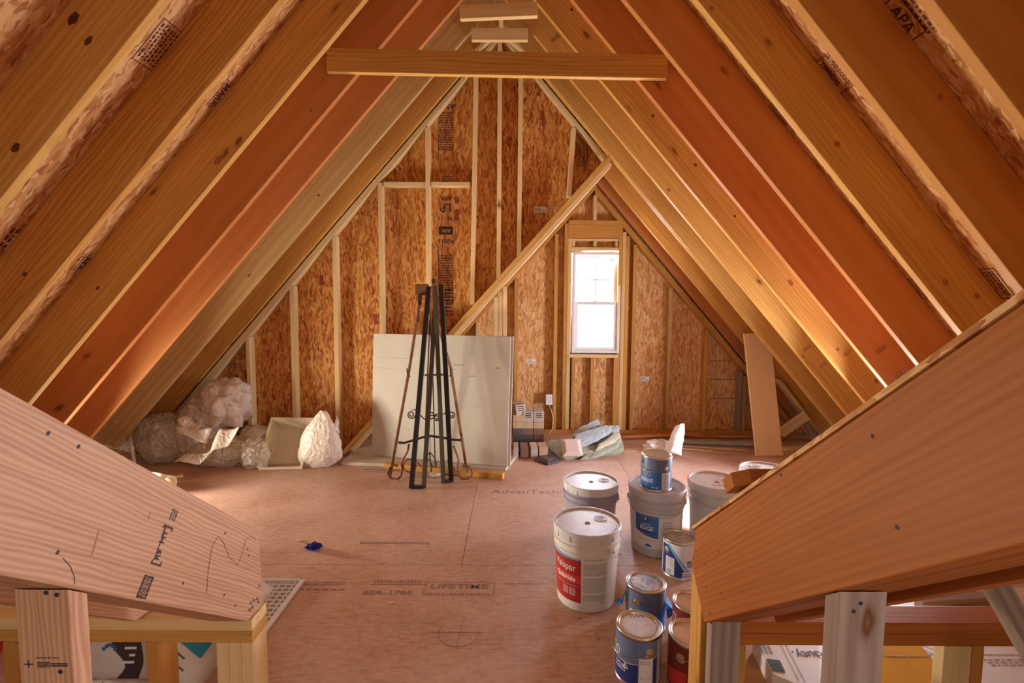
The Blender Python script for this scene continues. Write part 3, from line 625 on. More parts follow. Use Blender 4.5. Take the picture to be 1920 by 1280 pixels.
# ------------------------------------------------------------------ stencils on the gable sheathing
rnd = random.Random(11)
YS = WY + .0895
def wtext(s, px, py, size, rot=0, mat=M_ink, par=wall_back, Y=YS, bold=.0008, nm='stencil'):
    return text(nm, s, size, facing(aY(px, py, Y)) @ Matrix.Rotation(rot, 4, 'Z'), mat, par, bold=bold)
for (s, py, sz) in (('A2015', 199, .056), ('APA', 371, .06), ('LP', 389, .105), ('N', 409, .05), ('A2015', 452, .056)):
    wtext(s, 836 if s != 'N' else 843, py, sz, PI)
wtext('11', 826, 409, .05, PI)
def wmarks(px, py, rects, mat=M_ink, par=wall_back, Y=YS): return marks('stencil', facing(aY(px, py, Y)), rects, mat, par)
p = wmarks(836, 432, [(-.065, .065, -.036, .036)]); text('stencil', 'APA', .045, facing(aY(836, 432, YS - .001)) @ Matrix.Rotation(PI, 4, 'Z'), M_osb, wall_back, bold=.002)
wmarks(836, 250, scribble(-.06, .06, -.15, .19, 9, 16, rnd)); wmarks(836, 520, scribble(-.06, .06, -.24, .21, 9, 20, rnd))
wmarks(836, 520, [(-.068, -.064, -.26, .26), (.064, .068, -.26, .26)]); wmarks(836, 260, [(-.068, -.064, -.2, .3), (.064, .068, -.2, .3)])
wmarks(840, 560, scribble(-.05, .05, -.16, .1, 5, 8, rnd))
wmarks(839, 335, scribble(-.05, .05, -.03, .03, 6, 3, rnd)); wmarks(836, 180, scribble(-.04, .05, -.03, .03, 6, 3, rnd))
wmarks(1096, 270, scribble(-.055, .055, -.2, .12, 9, 16, rnd)); wmarks(1096, 270, [(-.065, -.061, -.22, .13)])
wtext('APR', 441, 663, .05); wtext('LP', 441, 706, .055); wmarks(441, 684, scribble(-.05, .05, -.03, .02, 4, 3, rnd)); wmarks(441, 648, scribble(-.05, .05, -.02, .04, 6, 3, rnd))
wmarks(441, 664, box_outline(-.066, .066, -.04, .035, .004))
M_flake = plain('dark_red_flake', (.25, .045, .012), .7)
for px, py, a, b_ in ((856, 375, .018, .03), (857, 403, .018, .05), (603, 525, .018, .045), (1018, 222, .014, .07), (704, 598, .02, .05)): marks('wood_flake', facing(aY(px, py, YS)) @ Matrix.Rotation(rnd.uniform(-.2, .2), 4, 'Z'), [(-a, a, -b_, b_)], M_flake, wall_back)
# printed paper tags
M_tag = plain('white_paper', (.82, .80, .78), .6)
for px, py, Y, par, wd, l in ((1013, 393, YS, wall_back, .11, 'white paper sticker high on the gable sheathing'), (996, 677, BY + .0885, wall_bay, .10, 'white paper sticker on the bay sheathing left of the window'), (1209, 710, BY + .0885, wall_bay, .095, 'white paper sticker on the bay sheathing right of the window')):
    c = aY(px, py, Y); s = tag(marks('sticker', facing(c), [(-wd / 2, wd / 2, -.026, .026)], M_tag), l, 'sticker')
    s2 = marks('sticker_print', facing(c - Vector((0, .0006, 0))), scribble(-wd * .42, wd * .05, -.018, .02, 4, 3, rnd) + scribble(wd * .1, wd * .42, -.018, -.002, 7, 1, rnd), M_ink, s)
# chalk / nail lines on the bay sheathing
for py in (676, 711, 747):
    a = aY(1331, py, BY + .088); b_ = aY(1388, py, BY + .088); marks('nail_line', facing(a), [(0, b_.x - a.x, -.003, .003)], M_dark, wall_bay)
# roof stencils
def onroof(side, px, py, off=.0008):
    n = nl if side == 'L' else nr; q = (Vector((XL, 0, EYE.z)) if side == 'L' else Vector((XR, 0, EYE.z))) + n * (D10 - off)
    d = ray(px, py); t = (q - EYE).dot(n) / d.dot(n); p = EYE + d * t
    xa = Vector((-1, 0, -SL)).normalized() if side == 'L' else Vector((1, 0, -SR)).normalized()
    z = -n; ya = z.cross(xa); M = Matrix((xa, ya, z)).transposed().to_4x4(); M.translation = p; return M
ceil = {o.name: o for o in bpy.data.objects if o.name.startswith('ceiling')}
def rtext(side, s, px, py, size, rot=0, bold=.0012): return text('stencil', s, size, onroof(side, px, py) @ Matrix.Rotation(rot, 4, 'Z'), M_inkred, ceil['ceiling_left' if side == 'L' else 'ceiling_right'], bold=bold)
def rmarks(side, px, py, rects, rot=0): return marks('stencil', onroof(side, px, py) @ Matrix.Rotation(rot, 4, 'Z'), rects, M_inkred, ceil['ceiling_left' if side == 'L' else 'ceiling_right'])
rtext('L', 'MARK', 413, 178, .055); rmarks('L', 405, 172, scribble(-.09, .09, .0, .05, 12, 3, rnd), 0)
rtext('L', 'APA', 158, 494, .05, 0); rmarks('L', 143, 490, scribble(-.06, .06, 0, .05, 9, 3, rnd))
rmarks('L', 300, 88, scribble(-.09, .09, -.06, .06, 9, 7, rnd) + box_outline(-.11, .11, -.07, .07, .004)); rmarks('L', 20, 455, scribble(-.08, .08, -.04, .04, 5, 4, rnd))
rtext('R', 'APA', 1691, 37, .06, 0); rmarks('R', 1691, 37, box_outline(-.085, .085, -.045, .045, .005)); rmarks('R', 1722, 16, scribble(-.1, .1, -.03, .03, 8, 3, rnd), 0)
rtext('R', 'TIMBERS', 1556, 138, .034, 0); rmarks('R', 1562, 140, box_outline(-.09, .09, -.06, .06, .004) + scribble(-.08, .08, .025, .05, 9, 3, rnd))
rmarks('R', 1860, 532, box_outline(-.09, .09, -.06, .06, .004) + box_outline(-.09, .09, -.01, .06, .004) + scribble(-.07, .07, -.05, .05, 9, 6, rnd))
rmarks('R', 1463, 212, box_outline(-.07, .07, -.03, .03, .004) + scribble(-.06, .06, -.02, .02, 9, 3, rnd)); rmarks('R', 1716, 541, box_outline(-.07, .07, -.03, .03, .004) + scribble(-.06, .06, -.02, .02, 9, 3, rnd))
# small grade stamps on rafter faces
def rfmark(key, px, py, rects, mat=M_ink, rot=None):
    o = rafters[key]; Y = float([v for v in (LY if key[0] == 'L' else RY)][int(key[1:])][0]) - .0006
    an = (math.atan(SL) if key[0] == 'L' else -math.atan(SR)) if rot is None else rot
    return marks('grade_stamp', facing(aY(px, py, Y)) @ Matrix.Rotation(an, 4, 'Z'), rects, mat, o)
def stamp(): return box_outline(-.035, .035, -.014, .014, .0015) + scribble(-.03, .03, -.01, .01, 7, 2, rnd)
M_brk = plain('brown_grade_ink', (.16, .065, .02), .7)
for k2, px, py in (('R7', 1513, 652), ('R7', 1543, 684), ('R5', 1652, 655), ('R4', 1688, 700), ('R6', 1590, 660), ('R7', 1041, 72)): rfmark(k2, px, py, stamp(), M_brk, PI / 2 - math.atan(SR))
M_knot = plain('dark_knot', (.10, .018, .01), .5); M_knot2 = plain('red_knot', (.36, .10, .025), .5)
def knot(key, px, py, rx, ry, mat=M_knot, ring=True):
    o = rafters[key]; Y = float((LY if key[0] == 'L' else RY)[int(key[1:])][0]) - .0007
    an = math.atan(SL) if key[0] == 'L' else -math.atan(SR)
    Mx = facing(aY(px, py, Y)) @ Matrix.Rotation(an, 4, 'Z'); bm = bmesh.new(); n = 22
    def rr(k, s): return s * (1 + .28 * noise.noise(Vector((px * .1, k * .9, py * .1))))
    bm.faces.new([bm.verts.new(Mx @ Vector((rx * rr(k, 1) * math.cos(2 * PI * k / n), ry * rr(k, 1) * math.sin(2 * PI * k / n), 0))) for k in range(n)])
    return setp(mk('knot', bm, mat), o)
for a in (('L1', 137, 35, .028, .015), ('L1', 166, 76, .02, .011), ('L1', 29, 277, .020, .013), ('L2', 46, 514, .012, .009), ('L3', 409, 300, .03, .016, M_knot2), ('L3', 183, 540, .012, .008), ('L6', 597, 366, .012, .006), ('L6', 467, 516, .02, .005),
          ('R6', 1224, 217, .014, .009), ('R6', 1304, 309, .014, .008), ('R6', 1378, 405, .011, .008), ('R6', 1483, 530, .024, .015, M_knot2), ('R3', 1570, 270, .015, .013, M_knot2), ('R3', 1773, 528, .017, .014, M_knot2), ('R3', 1832, 555, .015, .013, M_knot2),
          ('R2', 1763, 182, .012, .011, M_knot2), ('R2', 1334, 15, .009, .008, M_knot2), ('R7', 1254, 356, .018, .011, M_knot2), ('R7', 1506, 668, .012, .008, M_knot2), ('R6', 1571, 655, .014, .012, M_knot2), ('R6', 1072, 18, .012, .009), ('R5', 1643, 714, .02, .006), ('L4', 583, 207, .012, .008, M_knot2)):
    knot(*a)

# ------------------------------------------------------------------ electrical outlet with cord
M_outlet = plain('outlet_plastic', (.86, .85, .82), .35)
c = aY(1029.5, 749, BY - .012)
ou = empty('outlet_box', c); tag(ou, 'white electrical outlet on the bay stud with a loose cord', 'outlet')
def sub(bm, name, mat, par, mw=None, smooth=False, bev=0):
    o = mk(name, bm, mat, None, smooth, mw, bev)
    return setp(o, par)
bm = bmesh.new(); bx(bm, c.x - .035, c.x + .035, c.y - .006, c.y, c.z - .057, c.z + .057); sub(bm, 'cover_plate', M_outlet, ou, bev=.002)
bm = bmesh.new()
for s in (-1, 1):
    for q in (-1, 1): bx(bm, c.x + q * .008 - .0015, c.x + q * .008 + .0015, c.y - .0066, c.y - .006, c.z + s * .022 - .006, c.z + s * .022 + .006)
sub(bm, 'socket_slots', M_ink, ou)
bm = bmesh.new(); bx(bm, c.x - .03, c.x + .03, c.y, c.y + .05, c.z - .05, c.z + .05); sub(bm, 'box', M_outlet, ou)
bm = bmesh.new(); pts = [c + Vector(v) for v in ((0, -.004, -.057), (.02, -.02, -.10), (.045, -.03, -.2), (.04, -.03, -.3), (.005, -.04, -.36), (-.01, -.04, -.40))]
tube(bm, pts, .004, 6); sub(bm, 'cord', M_outlet, ou, smooth=True)

# ------------------------------------------------------------------ leaning boards of drywall
M_dry = plain('white_drywall', (.56, .50, .42), .75, var=.05, vscale=5, bump=.05, bscale=90)
M_dryedge = plain('drywall_edge', (.62, .56, .50), .9)
def leaning(name, bl, br, tr, tl, th, mat, label, cat):
    pts = [Vector(p) for p in (bl, br, tr, tl)]; n = (pts[1] - pts[0]).cross(pts[3] - pts[0]).normalized()
    if n.y < 0: n = -n
    bm = bmesh.new(); I = Matrix.Translation(-pts[0]); a = [bm.verts.new(I @ p) for p in pts]; b_ = [bm.verts.new(I @ (p + n * th)) for p in pts]
    bm.faces.new(a); bm.faces.new(b_[::-1])
    for i in range(4): bm.faces.new((a[i], a[(i + 1) % 4], b_[(i + 1) % 4], b_[i]))
    return tag(mk(name, bm, mat, mw=Matrix.Translation(pts[0]), bev=.002), label, cat), n
bl = fl(697, 853, .03); br = fl(951, 875, .03)
pts = [fl(640, 872), fl(700, 874), fl(948, 884), fl(975, 850), fl(700, 838), fl(668, 845)]
bm = bmesh.new(); c0 = Vector((pts[0].x, pts[0].y, 0)); A = [bm.verts.new(Vector((p_.x, p_.y, .028)) - c0) for p_ in pts]; B = [bm.verts.new(Vector((p_.x, p_.y, .001)) - c0) for p_ in pts]; bm.faces.new(A); bm.faces.new(B[::-1])
for i in range(6): bm.faces.new((A[i], A[(i + 1) % 6], B[(i + 1) % 6], B[i]))
o = mk('drywall_scrap', bm, plain('dusty_drywall', (.52, .43, .33), .85, var=.12, vscale=9)); o.location = c0; tag(o, 'dusty white sheet scrap flat on the floor under the leaning white board', 'drywall')
tl = aY(700, 625, 4.235); tr = tl + (br - bl)
sh, nn = leaning('drywall_sheet', bl, br, tr, tl, .0127, M_dry, 'large white board leaning against the gable behind the metal easel', 'drywall')
off = nn * .014 + Vector((.02, 0, -.004))
leaning('drywall_sheet', bl + off, br + off, tr + off + Vector((0, 0, .006)), tl + off + Vector((.02, 0, -.01)), .0127, M_dry, 'second white board, showing only as an edge behind the first', 'drywall')
ax_ = (br - bl).normalized(); upv = (tl - bl).normalized()
def onsheet(px, py):
    d = ray(px, py); n = nn; t = (bl - n * .0008 - EYE).dot(n) / d.dot(n); z = -nn; x = ax_; y2 = z.cross(x)
    M = Matrix((x, y2, z)).transposed().to_4x4(); M.translation = EYE + d * t; return M
M_grey = plain('grey_scuff', (.24, .21, .17), .8); M_lscuff = plain('light_crease', (.42, .37, .31), .8)
for px, py, a, b_ in ((860, 684, .05, .006), (885, 705, .03, .006), (933, 690, .02, .006), (765, 557 + 130, .002, .001), (764, 625, .02, .004), (704, 854, .02, .004), (850, 692, .02, .004), (766, 805, .004, .006)):
    marks('scuff', onsheet(px, py), scribble(-a, a, -b_, b_, 4, 2, rnd), M_grey, sh)
for px, py, a in ((722, 690, .09), (895, 763, .22), (740, 671, .17)): marks('crease', onsheet(px, py), [(-a, a, -.001, .001)], M_lscuff, sh)
# lumber at its foot
def floorboard(p0, p1, wd, th, mat, label, z=None, name='lumber', cat='lumber', mt=None):
    a = fl(*p0); b_ = fl(*p1); a.z = b_.z = (th / 2 + .001) if z is None else z
    M_ = W[mat] if mt is None else mt
    return tag(board(name, a, b_, wd, th, Vector((0, 0, 1)).cross(b_ - a), M_, bev=.002), label, cat)
floorboard((724, 876), (944, 897), .065, .045, 'gold', 'short beam of lumber on the floor in front of the white board')
floorboard((682, 882), (728, 884), .03, .012, 'grey', 'thin grey strip left of the lumber at the white board')
floorboard((930, 880), (948, 874), .05, .014, 'pale', 'thin scrap under the right corner of the white board')

# ------------------------------------------------------------------ tall plank and boards at the right
a = fl(1418, 855); b_ = fl(1468, 854); c = aY(1395, 625, 4.47); d2 = aY(1451, 625, 4.49)
leaning('plank', (a.x, a.y, 0.002), (b_.x, b_.y, .002), c + (b_ - a), c, .018, W['ply'], 'wide pale plank leaning upright in the right corner', 'plank')
pk = bpy.data.objects['plank']
# give the plank a lengthwise grain frame
Mf = frame(Vector((a.x, a.y, .002)), c - a, b_ - a); pk.data.transform(Mf.inverted() @ pk.matrix_world); pk.matrix_world = Mf
tag(board('wood_block', aY(1463, 812, 4.62), aY(1512, 778, 4.62), .09, .038, (0, 0, 1), W['pale']), 'slanting pale board end right of the leaning plank', 'board')
tag(board('wood_scrap', aY(1458, 712, 4.66), fl(1548, 828, .03), .10, .02, (0, 1, 0), W['tan']), 'thin board sloping under the roof at the right corner', 'board')
tag(board('wood_scrap', aY(1452, 690, 4.9), aY(1530, 815, 4.8), .10, .03, (1, 0, .2), W['grey']), 'greyish board end leaning behind the sloping thin board', 'board')
M_pipe = plain('grey_pipe', (.30, .34, .35), .35)
BB = 'trim strips along the foot of the bay wall'
for p0, p1, wd, th, mt, l, z in (((1165, 823), (1312, 818), .07, .018, 'red', 'pinkish trim board lying nearest the bay bottom plate', .03), ((1290, 820), (1420, 822), .06, .016, 'gold', 'golden strip behind the grey pipe', .02), ((1168, 846), (1240, 845), .05, .012, 'tan', 'flat pale strip beside the stone slabs', None),
                             ((1178, 836), (1335, 849), .012, .010, 'pale', 'thin stick crossing the strips below the window', .02), ((1190, 828), (1240, 838), .012, .008, 'orange', 'short thin stick near the stone slabs', .018), ((1250, 848), (1420, 852), .03, .008, 'tan', 'long flat strip in front of the grey pipe', None),
                             ((1270, 838), (1400, 848), .012, .01, 'pale', 'slim stick lying over the long flat strip', .018), ((1462, 824), (1522, 827), .05, .02, 'red', 'brown strip end right of the leaning plank', .012), ((1470, 845), (1514, 842), .045, .038, 'pale', 'squared pale block end right of the leaning plank', None), ((1395, 840), (1416, 838), .03, .01, 'pale', 'pale chip left of the leaning plank', .03)):
    floorboard(p0, p1, wd, th, mt, l, z, 'trim_strip', 'wood strip')
a = fl(1275, 833); b_ = fl(1422, 838); a.z = b_.z = .024
bm = bmesh.new(); tube(bm, [a, b_], .022, 14); tag(mk('pipe', bm, M_pipe, smooth=False), 'grey plastic pipe on the floor below the bay wall', 'pipe')
# ------------------------------------------------------------------ pails and paint cans
def cyl_patch(bm, rf, t0, t1, zlo, zhi, e=.0006, nt_=28, nz=6):
    zl_ = zlo if callable(zlo) else (lambda u: zlo); zh_ = zhi if callable(zhi) else (lambda u: zhi); g = []
    for i in range(nt_ + 1):
        u = i / nt_; t = t0 + (t1 - t0) * u; a_, b2 = zl_(u), zh_(u)
        g.append([bm.verts.new(((rf(z) + e) * math.cos(t), (rf(z) + e) * math.sin(t), z)) for z in [a_ + (b2 - a_) * j / nz for j in range(nz + 1)]])
    for A, B in zip(g, g[1:]):
        for j in range(nz):
            try: bm.faces.new((A[j], B[j], B[j + 1], A[j + 1]))
            except ValueError: pass
def cyl_text(name, s, size, rf, th, z, mat, par, e=.0012, bold=0, sx=1.0, align='CENTER'):
    me = text_mesh(s, size, align, bold, 0.0)
    bm = bmesh.new(); bm.from_mesh(me); bpy.data.meshes.remove(me)
    bmesh.ops.subdivide_edges(bm, edges=[e_ for e_ in bm.edges if e_.calc_length() > .012], cuts=2)
    for v in bm.verts:
        x, y = v.co.x * sx, v.co.y; zz_ = z + y; r = rf(zz_) + e; t = th + x / r
        v.co = (r * math.cos(t), r * math.sin(t), zz_)
    return mk(name, bm, mat, par)
def cyl_marks(name, rects, rf, th, z, mat, par, e=.0011):
    bm = bmesh.new()
    for x0, x1, y0, y1 in rects:
        r = rf(z + y0); cyl_patch(bm, rf, th + x0 / r, th + x1 / r, z + y0, z + y1, e, max(1, int(abs(x1 - x0) / .01)), 1)
    return mk(name, bm, mat, par)
M_pwhite = plain('white_pail_plastic', (.74, .68, .64), .38, sub=.1)
M_pgrey = plain('translucent_grey_pail', (.46, .47, .50), .35)
M_plid = plain('pail_lid', (.70, .68, .70), .3, var=.08, vscale=14)
M_plid2 = plain('grey_pail_lid', (.55, .56, .62), .3, var=.08, vscale=14)
M_tin = plain('tin_rim', (.62, .60, .57), .28, 1.0)
M_red = plain('red_label', (.42, .02, .02), .4); M_red2 = plain('bright_red_band', (.62, .04, .035), .4)
M_wlab = plain('white_label', (.70, .68, .68), .45); M_blue = plain('blue_label', (.035, .13, .42), .35); M_navy = plain('navy_label', (.02, .04, .20), .35)
M_steel = plain('blue_grey_label', (.14, .18, .32), .35); M_sky = plain('sky_blue_label', (.13, .38, .72), .4); M_white = plain('white_print', (.85, .85, .85), .5)
M_gprint = plain('grey_print', (.33, .31, .33), .6); M_wire = plain('wire', (.42, .42, .42), .3, 1.0)
M_brownlab = plain('dark_red_label', (.20, .022, .018), .35)
M_brass = plain('brass_ear', (.55, .42, .22), .3, 1.0); M_tape = plain('blue_tape', (.03, .22, .72), .6)
def paintlid(name, base, blot, sc=16):
    m, nt, b = newmat(name); L = nt.links.new; tc = N(nt, 'ShaderNodeTexCoord'); n = N(nt, 'ShaderNodeTexNoise'); n.inputs['Scale'].default_value = sc; n.inputs['Detail'].default_value = 4; n.inputs['Distortion'].default_value = 1.2
    L(tc.outputs['Object'], n.inputs['Vector']); rp = ramp(nt, [(.45, base), (.56, blot), (.7, base)]); L(n.outputs['Fac'], rp.inputs[0]); L(rp.outputs[0], b.inputs['Base Color']); b.inputs['Roughness'].default_value = .32; b.inputs['Metallic'].default_value = .35
    return m
M_lidA = paintlid('smeared_can_lid', (.72, .66, .62), (.52, .55, .66)); M_lidB = paintlid('blue_smeared_lid', (.66, .60, .56), (.16, .24, .46), 22); M_lidC = paintlid('tan_smeared_lid', (.70, .50, .34), (.55, .42, .34)); M_lidD = paintlid('grey_smeared_lid', (.55, .46, .34), (.28, .30, .34), 30)
PH = .37
def rpail(z): return .134 + .017 * min(1, max(0, z / .33))
def wire_arc(R, z, sag, a0, n=18, dirn=1):
    """bail wire hanging against one side between the two ears"""
    pts = []
    for k in range(n + 1):
        u = k / n; t = a0 + PI * u; s = math.sin(PI * u)
        pts.append((math.cos(t) * (R + .012), math.sin(t) * (R + .012), z - sag * s))
    return pts
def pail(p, rz, label, mat, lidm, builder=None, wire=(0, .12), spout=.6):
    t = empty('paint_pail', (p[0], p[1], p[2])); tag(t, label, 'pail', 'five gallon pails on the floor')
    bm = bmesh.new()
    pr_ = [(0, 0), (.128, 0), (.134, .006)] + [(rpail(z), z) for z in (.05, .12, .2, .262)] + [(rpail(.265) + .006, .266), (rpail(.27) + .006, .274), (rpail(.28), .277), (rpail(.296), .296), (rpail(.3) + .007, .300), (rpail(.3) + .007, .308), (rpail(.31), .311), (.151, .335), (.1475, .335), (.146, .30), (.1, .30), (0, .30)]
    lathe(bm, pr_, 64); body = mk('pail_body', bm, mat, t, smooth=True)
    e_ = body.modifiers.new('edge', 'EDGE_SPLIT'); e_.split_angle = math.radians(40)
    bm = bmesh.new(); lathe(bm, [(.1525, .326), (.1555, .326), (.1575, .345), (.1585, .366), (.155, PH), (.149, PH), (.1465, .368), (.1455, .358), (.138, .357), (.136, .3605), (0, .3605), (0, .34), (.150, .34)], 64)
    for k in range(14):
        a = 2 * PI * k / 14; Mx = Matrix.Rotation(a, 4, 'Z'); bx(bm, .1555, .1592, -.0015, .0015, .327, .352, Mx)
    lid = mk('lid', bm, lidm, t, smooth=True); e_ = lid.modifiers.new('edge', 'EDGE_SPLIT'); e_.split_angle = math.radians(35)
    bm = bmesh.new(); sx, sy = .078 * math.cos(spout), .078 * math.sin(spout)
    for r1 in (.032, .024, .014): lathe(bm, [(r1, 0), (r1, .0035), (r1 - .003, .0035), (r1 - .003, 0)], 32, (sx, sy, .3605))
    mk('spout_cap', bm, lidm, lid); bm = bmesh.new(); lathe(bm, [(.013, 0), (.013, .002), (.009, .002), (.009, .0005), (0, .0005)], 24, (0, -.01, .3605)); mk('vent_plug', bm, M_gprint, lid)
    bm = bmesh.new(); tube(bm, wire_arc(.150, .288, wire[1], wire[0]), .0017, 6); mk('bail_handle', bm, M_wire, t, smooth=True)
    for s in (0, 1):
        Mx = Matrix.Rotation(wire[0] + PI * s, 4, 'Z'); bm = bmesh.new(); bx(bm, .147, .162, -.012, .012, .276, .302, Mx); mk('ear', bm, mat, t, bev=.002)
    return t, body
CAMA = lambda p: math.atan2(-p[1], -p[0])
p1 = fl(1101, 975, PH); p1.z = 0
t, body = pail(p1, 0, 'white pail with a red label, nearest of the pails', M_pwhite, M_plid, wire=(math.radians(-55), .10), spout=.5)
ca = CAMA(p1)
def rad(d): return math.radians(d)
bm = bmesh.new(); cyl_patch(bm, rpail, ca + rad(-82), ca + rad(-9), .045, .252); lb = mk('red_label', bm, M_red, body, smooth=True)
bm = bmesh.new(); cyl_patch(bm, rpail, ca + rad(-82), ca + rad(-9), .245, lambda u: .262 - .012 * u, .0010); mk('blue_label_edge', bm, M_sky, body, smooth=True)
bm = bmesh.new(); cyl_patch(bm, rpail, ca + rad(-82), ca + rad(-9), .135, .172, .0009); mk('label_band', bm, M_red2, body, smooth=True)
cyl_text('brand_lettering', 'Valspar', .046, rpail, ca + rad(-43), .205, M_white, body, sx=.92)
cyl_text('brand_lettering', 'QuikHide', .030, rpail, ca + rad(-42), .152, M_white, body, bold=.0006, sx=.95)
cyl_marks('label_print', [(-.075, .055, .0, .0015)] + box_outline(-.02, .006, -.045, -.012, .002) + box_outline(.014, .042, -.045, -.012, .002) + scribble(-.017, .003, -.042, -.015, 4, 3, rnd) + scribble(.017, .039, -.042, -.015, 4, 3, rnd), rpail, ca + rad(-38), .120, M_wlab, body)
cyl_marks('fine_print', scribble(-.06, .04, .05, .058, 14, 1, rnd) + scribble(-.06, .05, -.02, .038, 30, 8, rnd) + scribble(-.06, .05, -.10, -.03, 34, 12, rnd) + scribble(-.06, .05, -.14, -.11, 30, 4, rnd) + scribble(.02, .05, -.155, -.146, 3, 1, rnd), rpail, ca + rad(19), .20, M_gprint, body)
p2 = fl(1108, 899, PH); p2.z = 0
pail(p2, 0, 'backlit lavender-grey pail standing behind the white red-labelled pail', plain('backlit_grey_pail', (.33, .30, .38), .35), M_plid, wire=(math.radians(-20), .13), spout=.2)  # backlit shade is put into the darker body colour
p3 = fl(1236, 912, PH); p3.z = 0; p3 += Vector((0, .04, 0))
t3, b3 = pail(p3, 0, 'grey pail with a blue and white label, carrying a blue can', M_pgrey, M_plid2, wire=(math.radians(160), .05), spout=-.6)
ca = CAMA(p3)
bm = bmesh.new(); cyl_patch(bm, rpail, ca + rad(-56), ca + rad(62), .055, .245); mk('white_label', bm, M_wlab, b3, smooth=True)
bm = bmesh.new(); cyl_patch(bm, rpail, ca + rad(-48), ca + rad(6), lambda u: .115 + .03 * (1 - u) ** 2, .240, .0009); mk('blue_panel', bm, M_blue, b3, smooth=True)
bm = bmesh.new(); cyl_patch(bm, rpail, ca + rad(-48), ca + rad(-14), lambda u: .15 + .06 * u, .212, .0011); mk('pale_wedge', bm, M_wlab, b3, smooth=True) if False else bm.free()
cyl_text('lettering', 'EDGE', .030, rpail, ca + rad(-20), .165, M_wlab, b3, bold=.0006)
cyl_text('lettering', 'INTERIOR', .012, rpail, ca + rad(-20), .187, M_wlab, b3)
cyl_marks('logo', [(-.010, .010, -.012, .016)], rpail, ca + rad(-22), .218, M_navy, b3, .0012); cyl_marks('logo_figure', [(-.003, .003, -.004, .010), (-.006, .006, -.008, -.005)], rpail, ca + rad(-22), .218, M_wlab, b3, .0015)
cyl_marks('label_band', [(-.055, .055, 0, .007)], rpail, ca + rad(-20), .142, M_navy, b3, .0012)
cyl_marks('fine_print', scribble(-.05, .05, 0, .012, 20, 2, rnd) + scribble(.085, .14, -.02, .12, 8, 9, rnd), rpail, ca + rad(-20), .095, M_gprint, b3)
cyl_marks('logo', [(-.018, .018, 0, .006), (-.014, .014, .006, .012), (-.008, .008, .012, .017)], rpail, ca + rad(-16), .062, M_blue, b3)
p4 = fl(1343, 899, PH); p4.z = 0
t4, b4 = pail(p4, 0, 'pale grey pail half hidden by the right beam', plain('pale_grey_pail', (.58, .60, .62), .35), M_plid, wire=(math.radians(200), .04), spout=.3)
bm = bmesh.new()
for k in range(6): bx(bm, -.05 + k * .018, -.04 + k * .018, -.07 + .004 * (k % 2), -.055, .3607, .3612)
for k in range(9): a = 2 * PI * k / 9; bx(bm, .004, .018, -.002, .002, .3607, .3612, Matrix.Translation((.0, -.015, 0)) @ Matrix.Rotation(a, 4, 'Z'))
mk('red_print', bm, plain('red_ink', (.55, .12, .12), .6), t4)
p5 = fl(1438, 879, PH); p5.z = 0
pail(p5, 0, 'white pail farthest right, only its lid showing over the beam', M_pwhite, M_plid, wire=(math.radians(10), .1), spout=2)

CR, CH = .083, .19
rcan = lambda z: CR
def can(p, label, bodym, lidm, ears=(-40, 140), bail=None):
    t = empty('paint_can', (p[0], p[1], p[2])); tag(t, label, 'paint can', 'gallon paint cans'); ca = CAMA(p)
    bm = bmesh.new(); lathe(bm, [(0, .003), (.080, .003), (CR + .0015, 0), (CR + .0025, .003), (CR, .007), (CR, CH - .010), (CR + .001, CH - .009)], 56); lathe(bm, [(CR, .0071), (CR, CH - .0101)], 56)
    body = mk('can_body', bm, bodym, t, smooth=True); e_ = body.modifiers.new('edge', 'EDGE_SPLIT'); e_.split_angle = math.radians(40)
    bm = bmesh.new(); lathe(bm, [(CR, CH - .012), (CR + .0025, CH - .006), (CR + .002, CH - .001), (CR - .001, CH), (CR - .004, CH - .002), (CR - .0055, CH - .004), (CR - .0065, CH - .002), (CR - .009, CH - .0005), (CR - .0115, CH - .003), (CR - .013, CH - .007)], 56)
    mk('rim', bm, M_tin, t, smooth=True)
    bm = bmesh.new(); lathe(bm, [(CR - .0128, CH - .007), (CR - .017, CH - .0072), (CR - .020, CH - .0055), (0, CH - .0055)], 56); mk('lid', bm, lidm, t)
    for s in ears:
        a = ca + rad(s); Mx = Matrix.Rotation(a, 4, 'Z') @ Matrix.Translation((CR + .0004, 0, CH - .055)) @ Matrix.Rotation(PI / 2, 4, 'Y')
        bm = bmesh.new(); lathe(bm, [(.017, 0), (.017, .0015), (.011, .002), (.010, .005), (.0045, .0055), (.004, .002), (0, .002)], 24); bmesh.ops.transform(bm, matrix=Mx, verts=bm.verts)
        mk('ear', bm, M_brass if bodym is M_brownlab or bodym is M_steel else M_tin, t, smooth=False)
    if bail is not None:
        bm = bmesh.new(); a0 = ca + rad(ears[0]); pts = []
        for k in range(15):
            u = k / 14; tt = a0 + bail[0] * PI * u * .9; s = math.sin(PI * u); pts.append(((CR + .006 + bail[2] * s) * math.cos(tt), (CR + .006 + bail[2] * s) * math.sin(tt), CH - .055 - bail[1] * s))
        tube(bm, pts, .0014, 6); mk('bail_handle', bm, M_wire, t, smooth=True)
    return t, body, ca
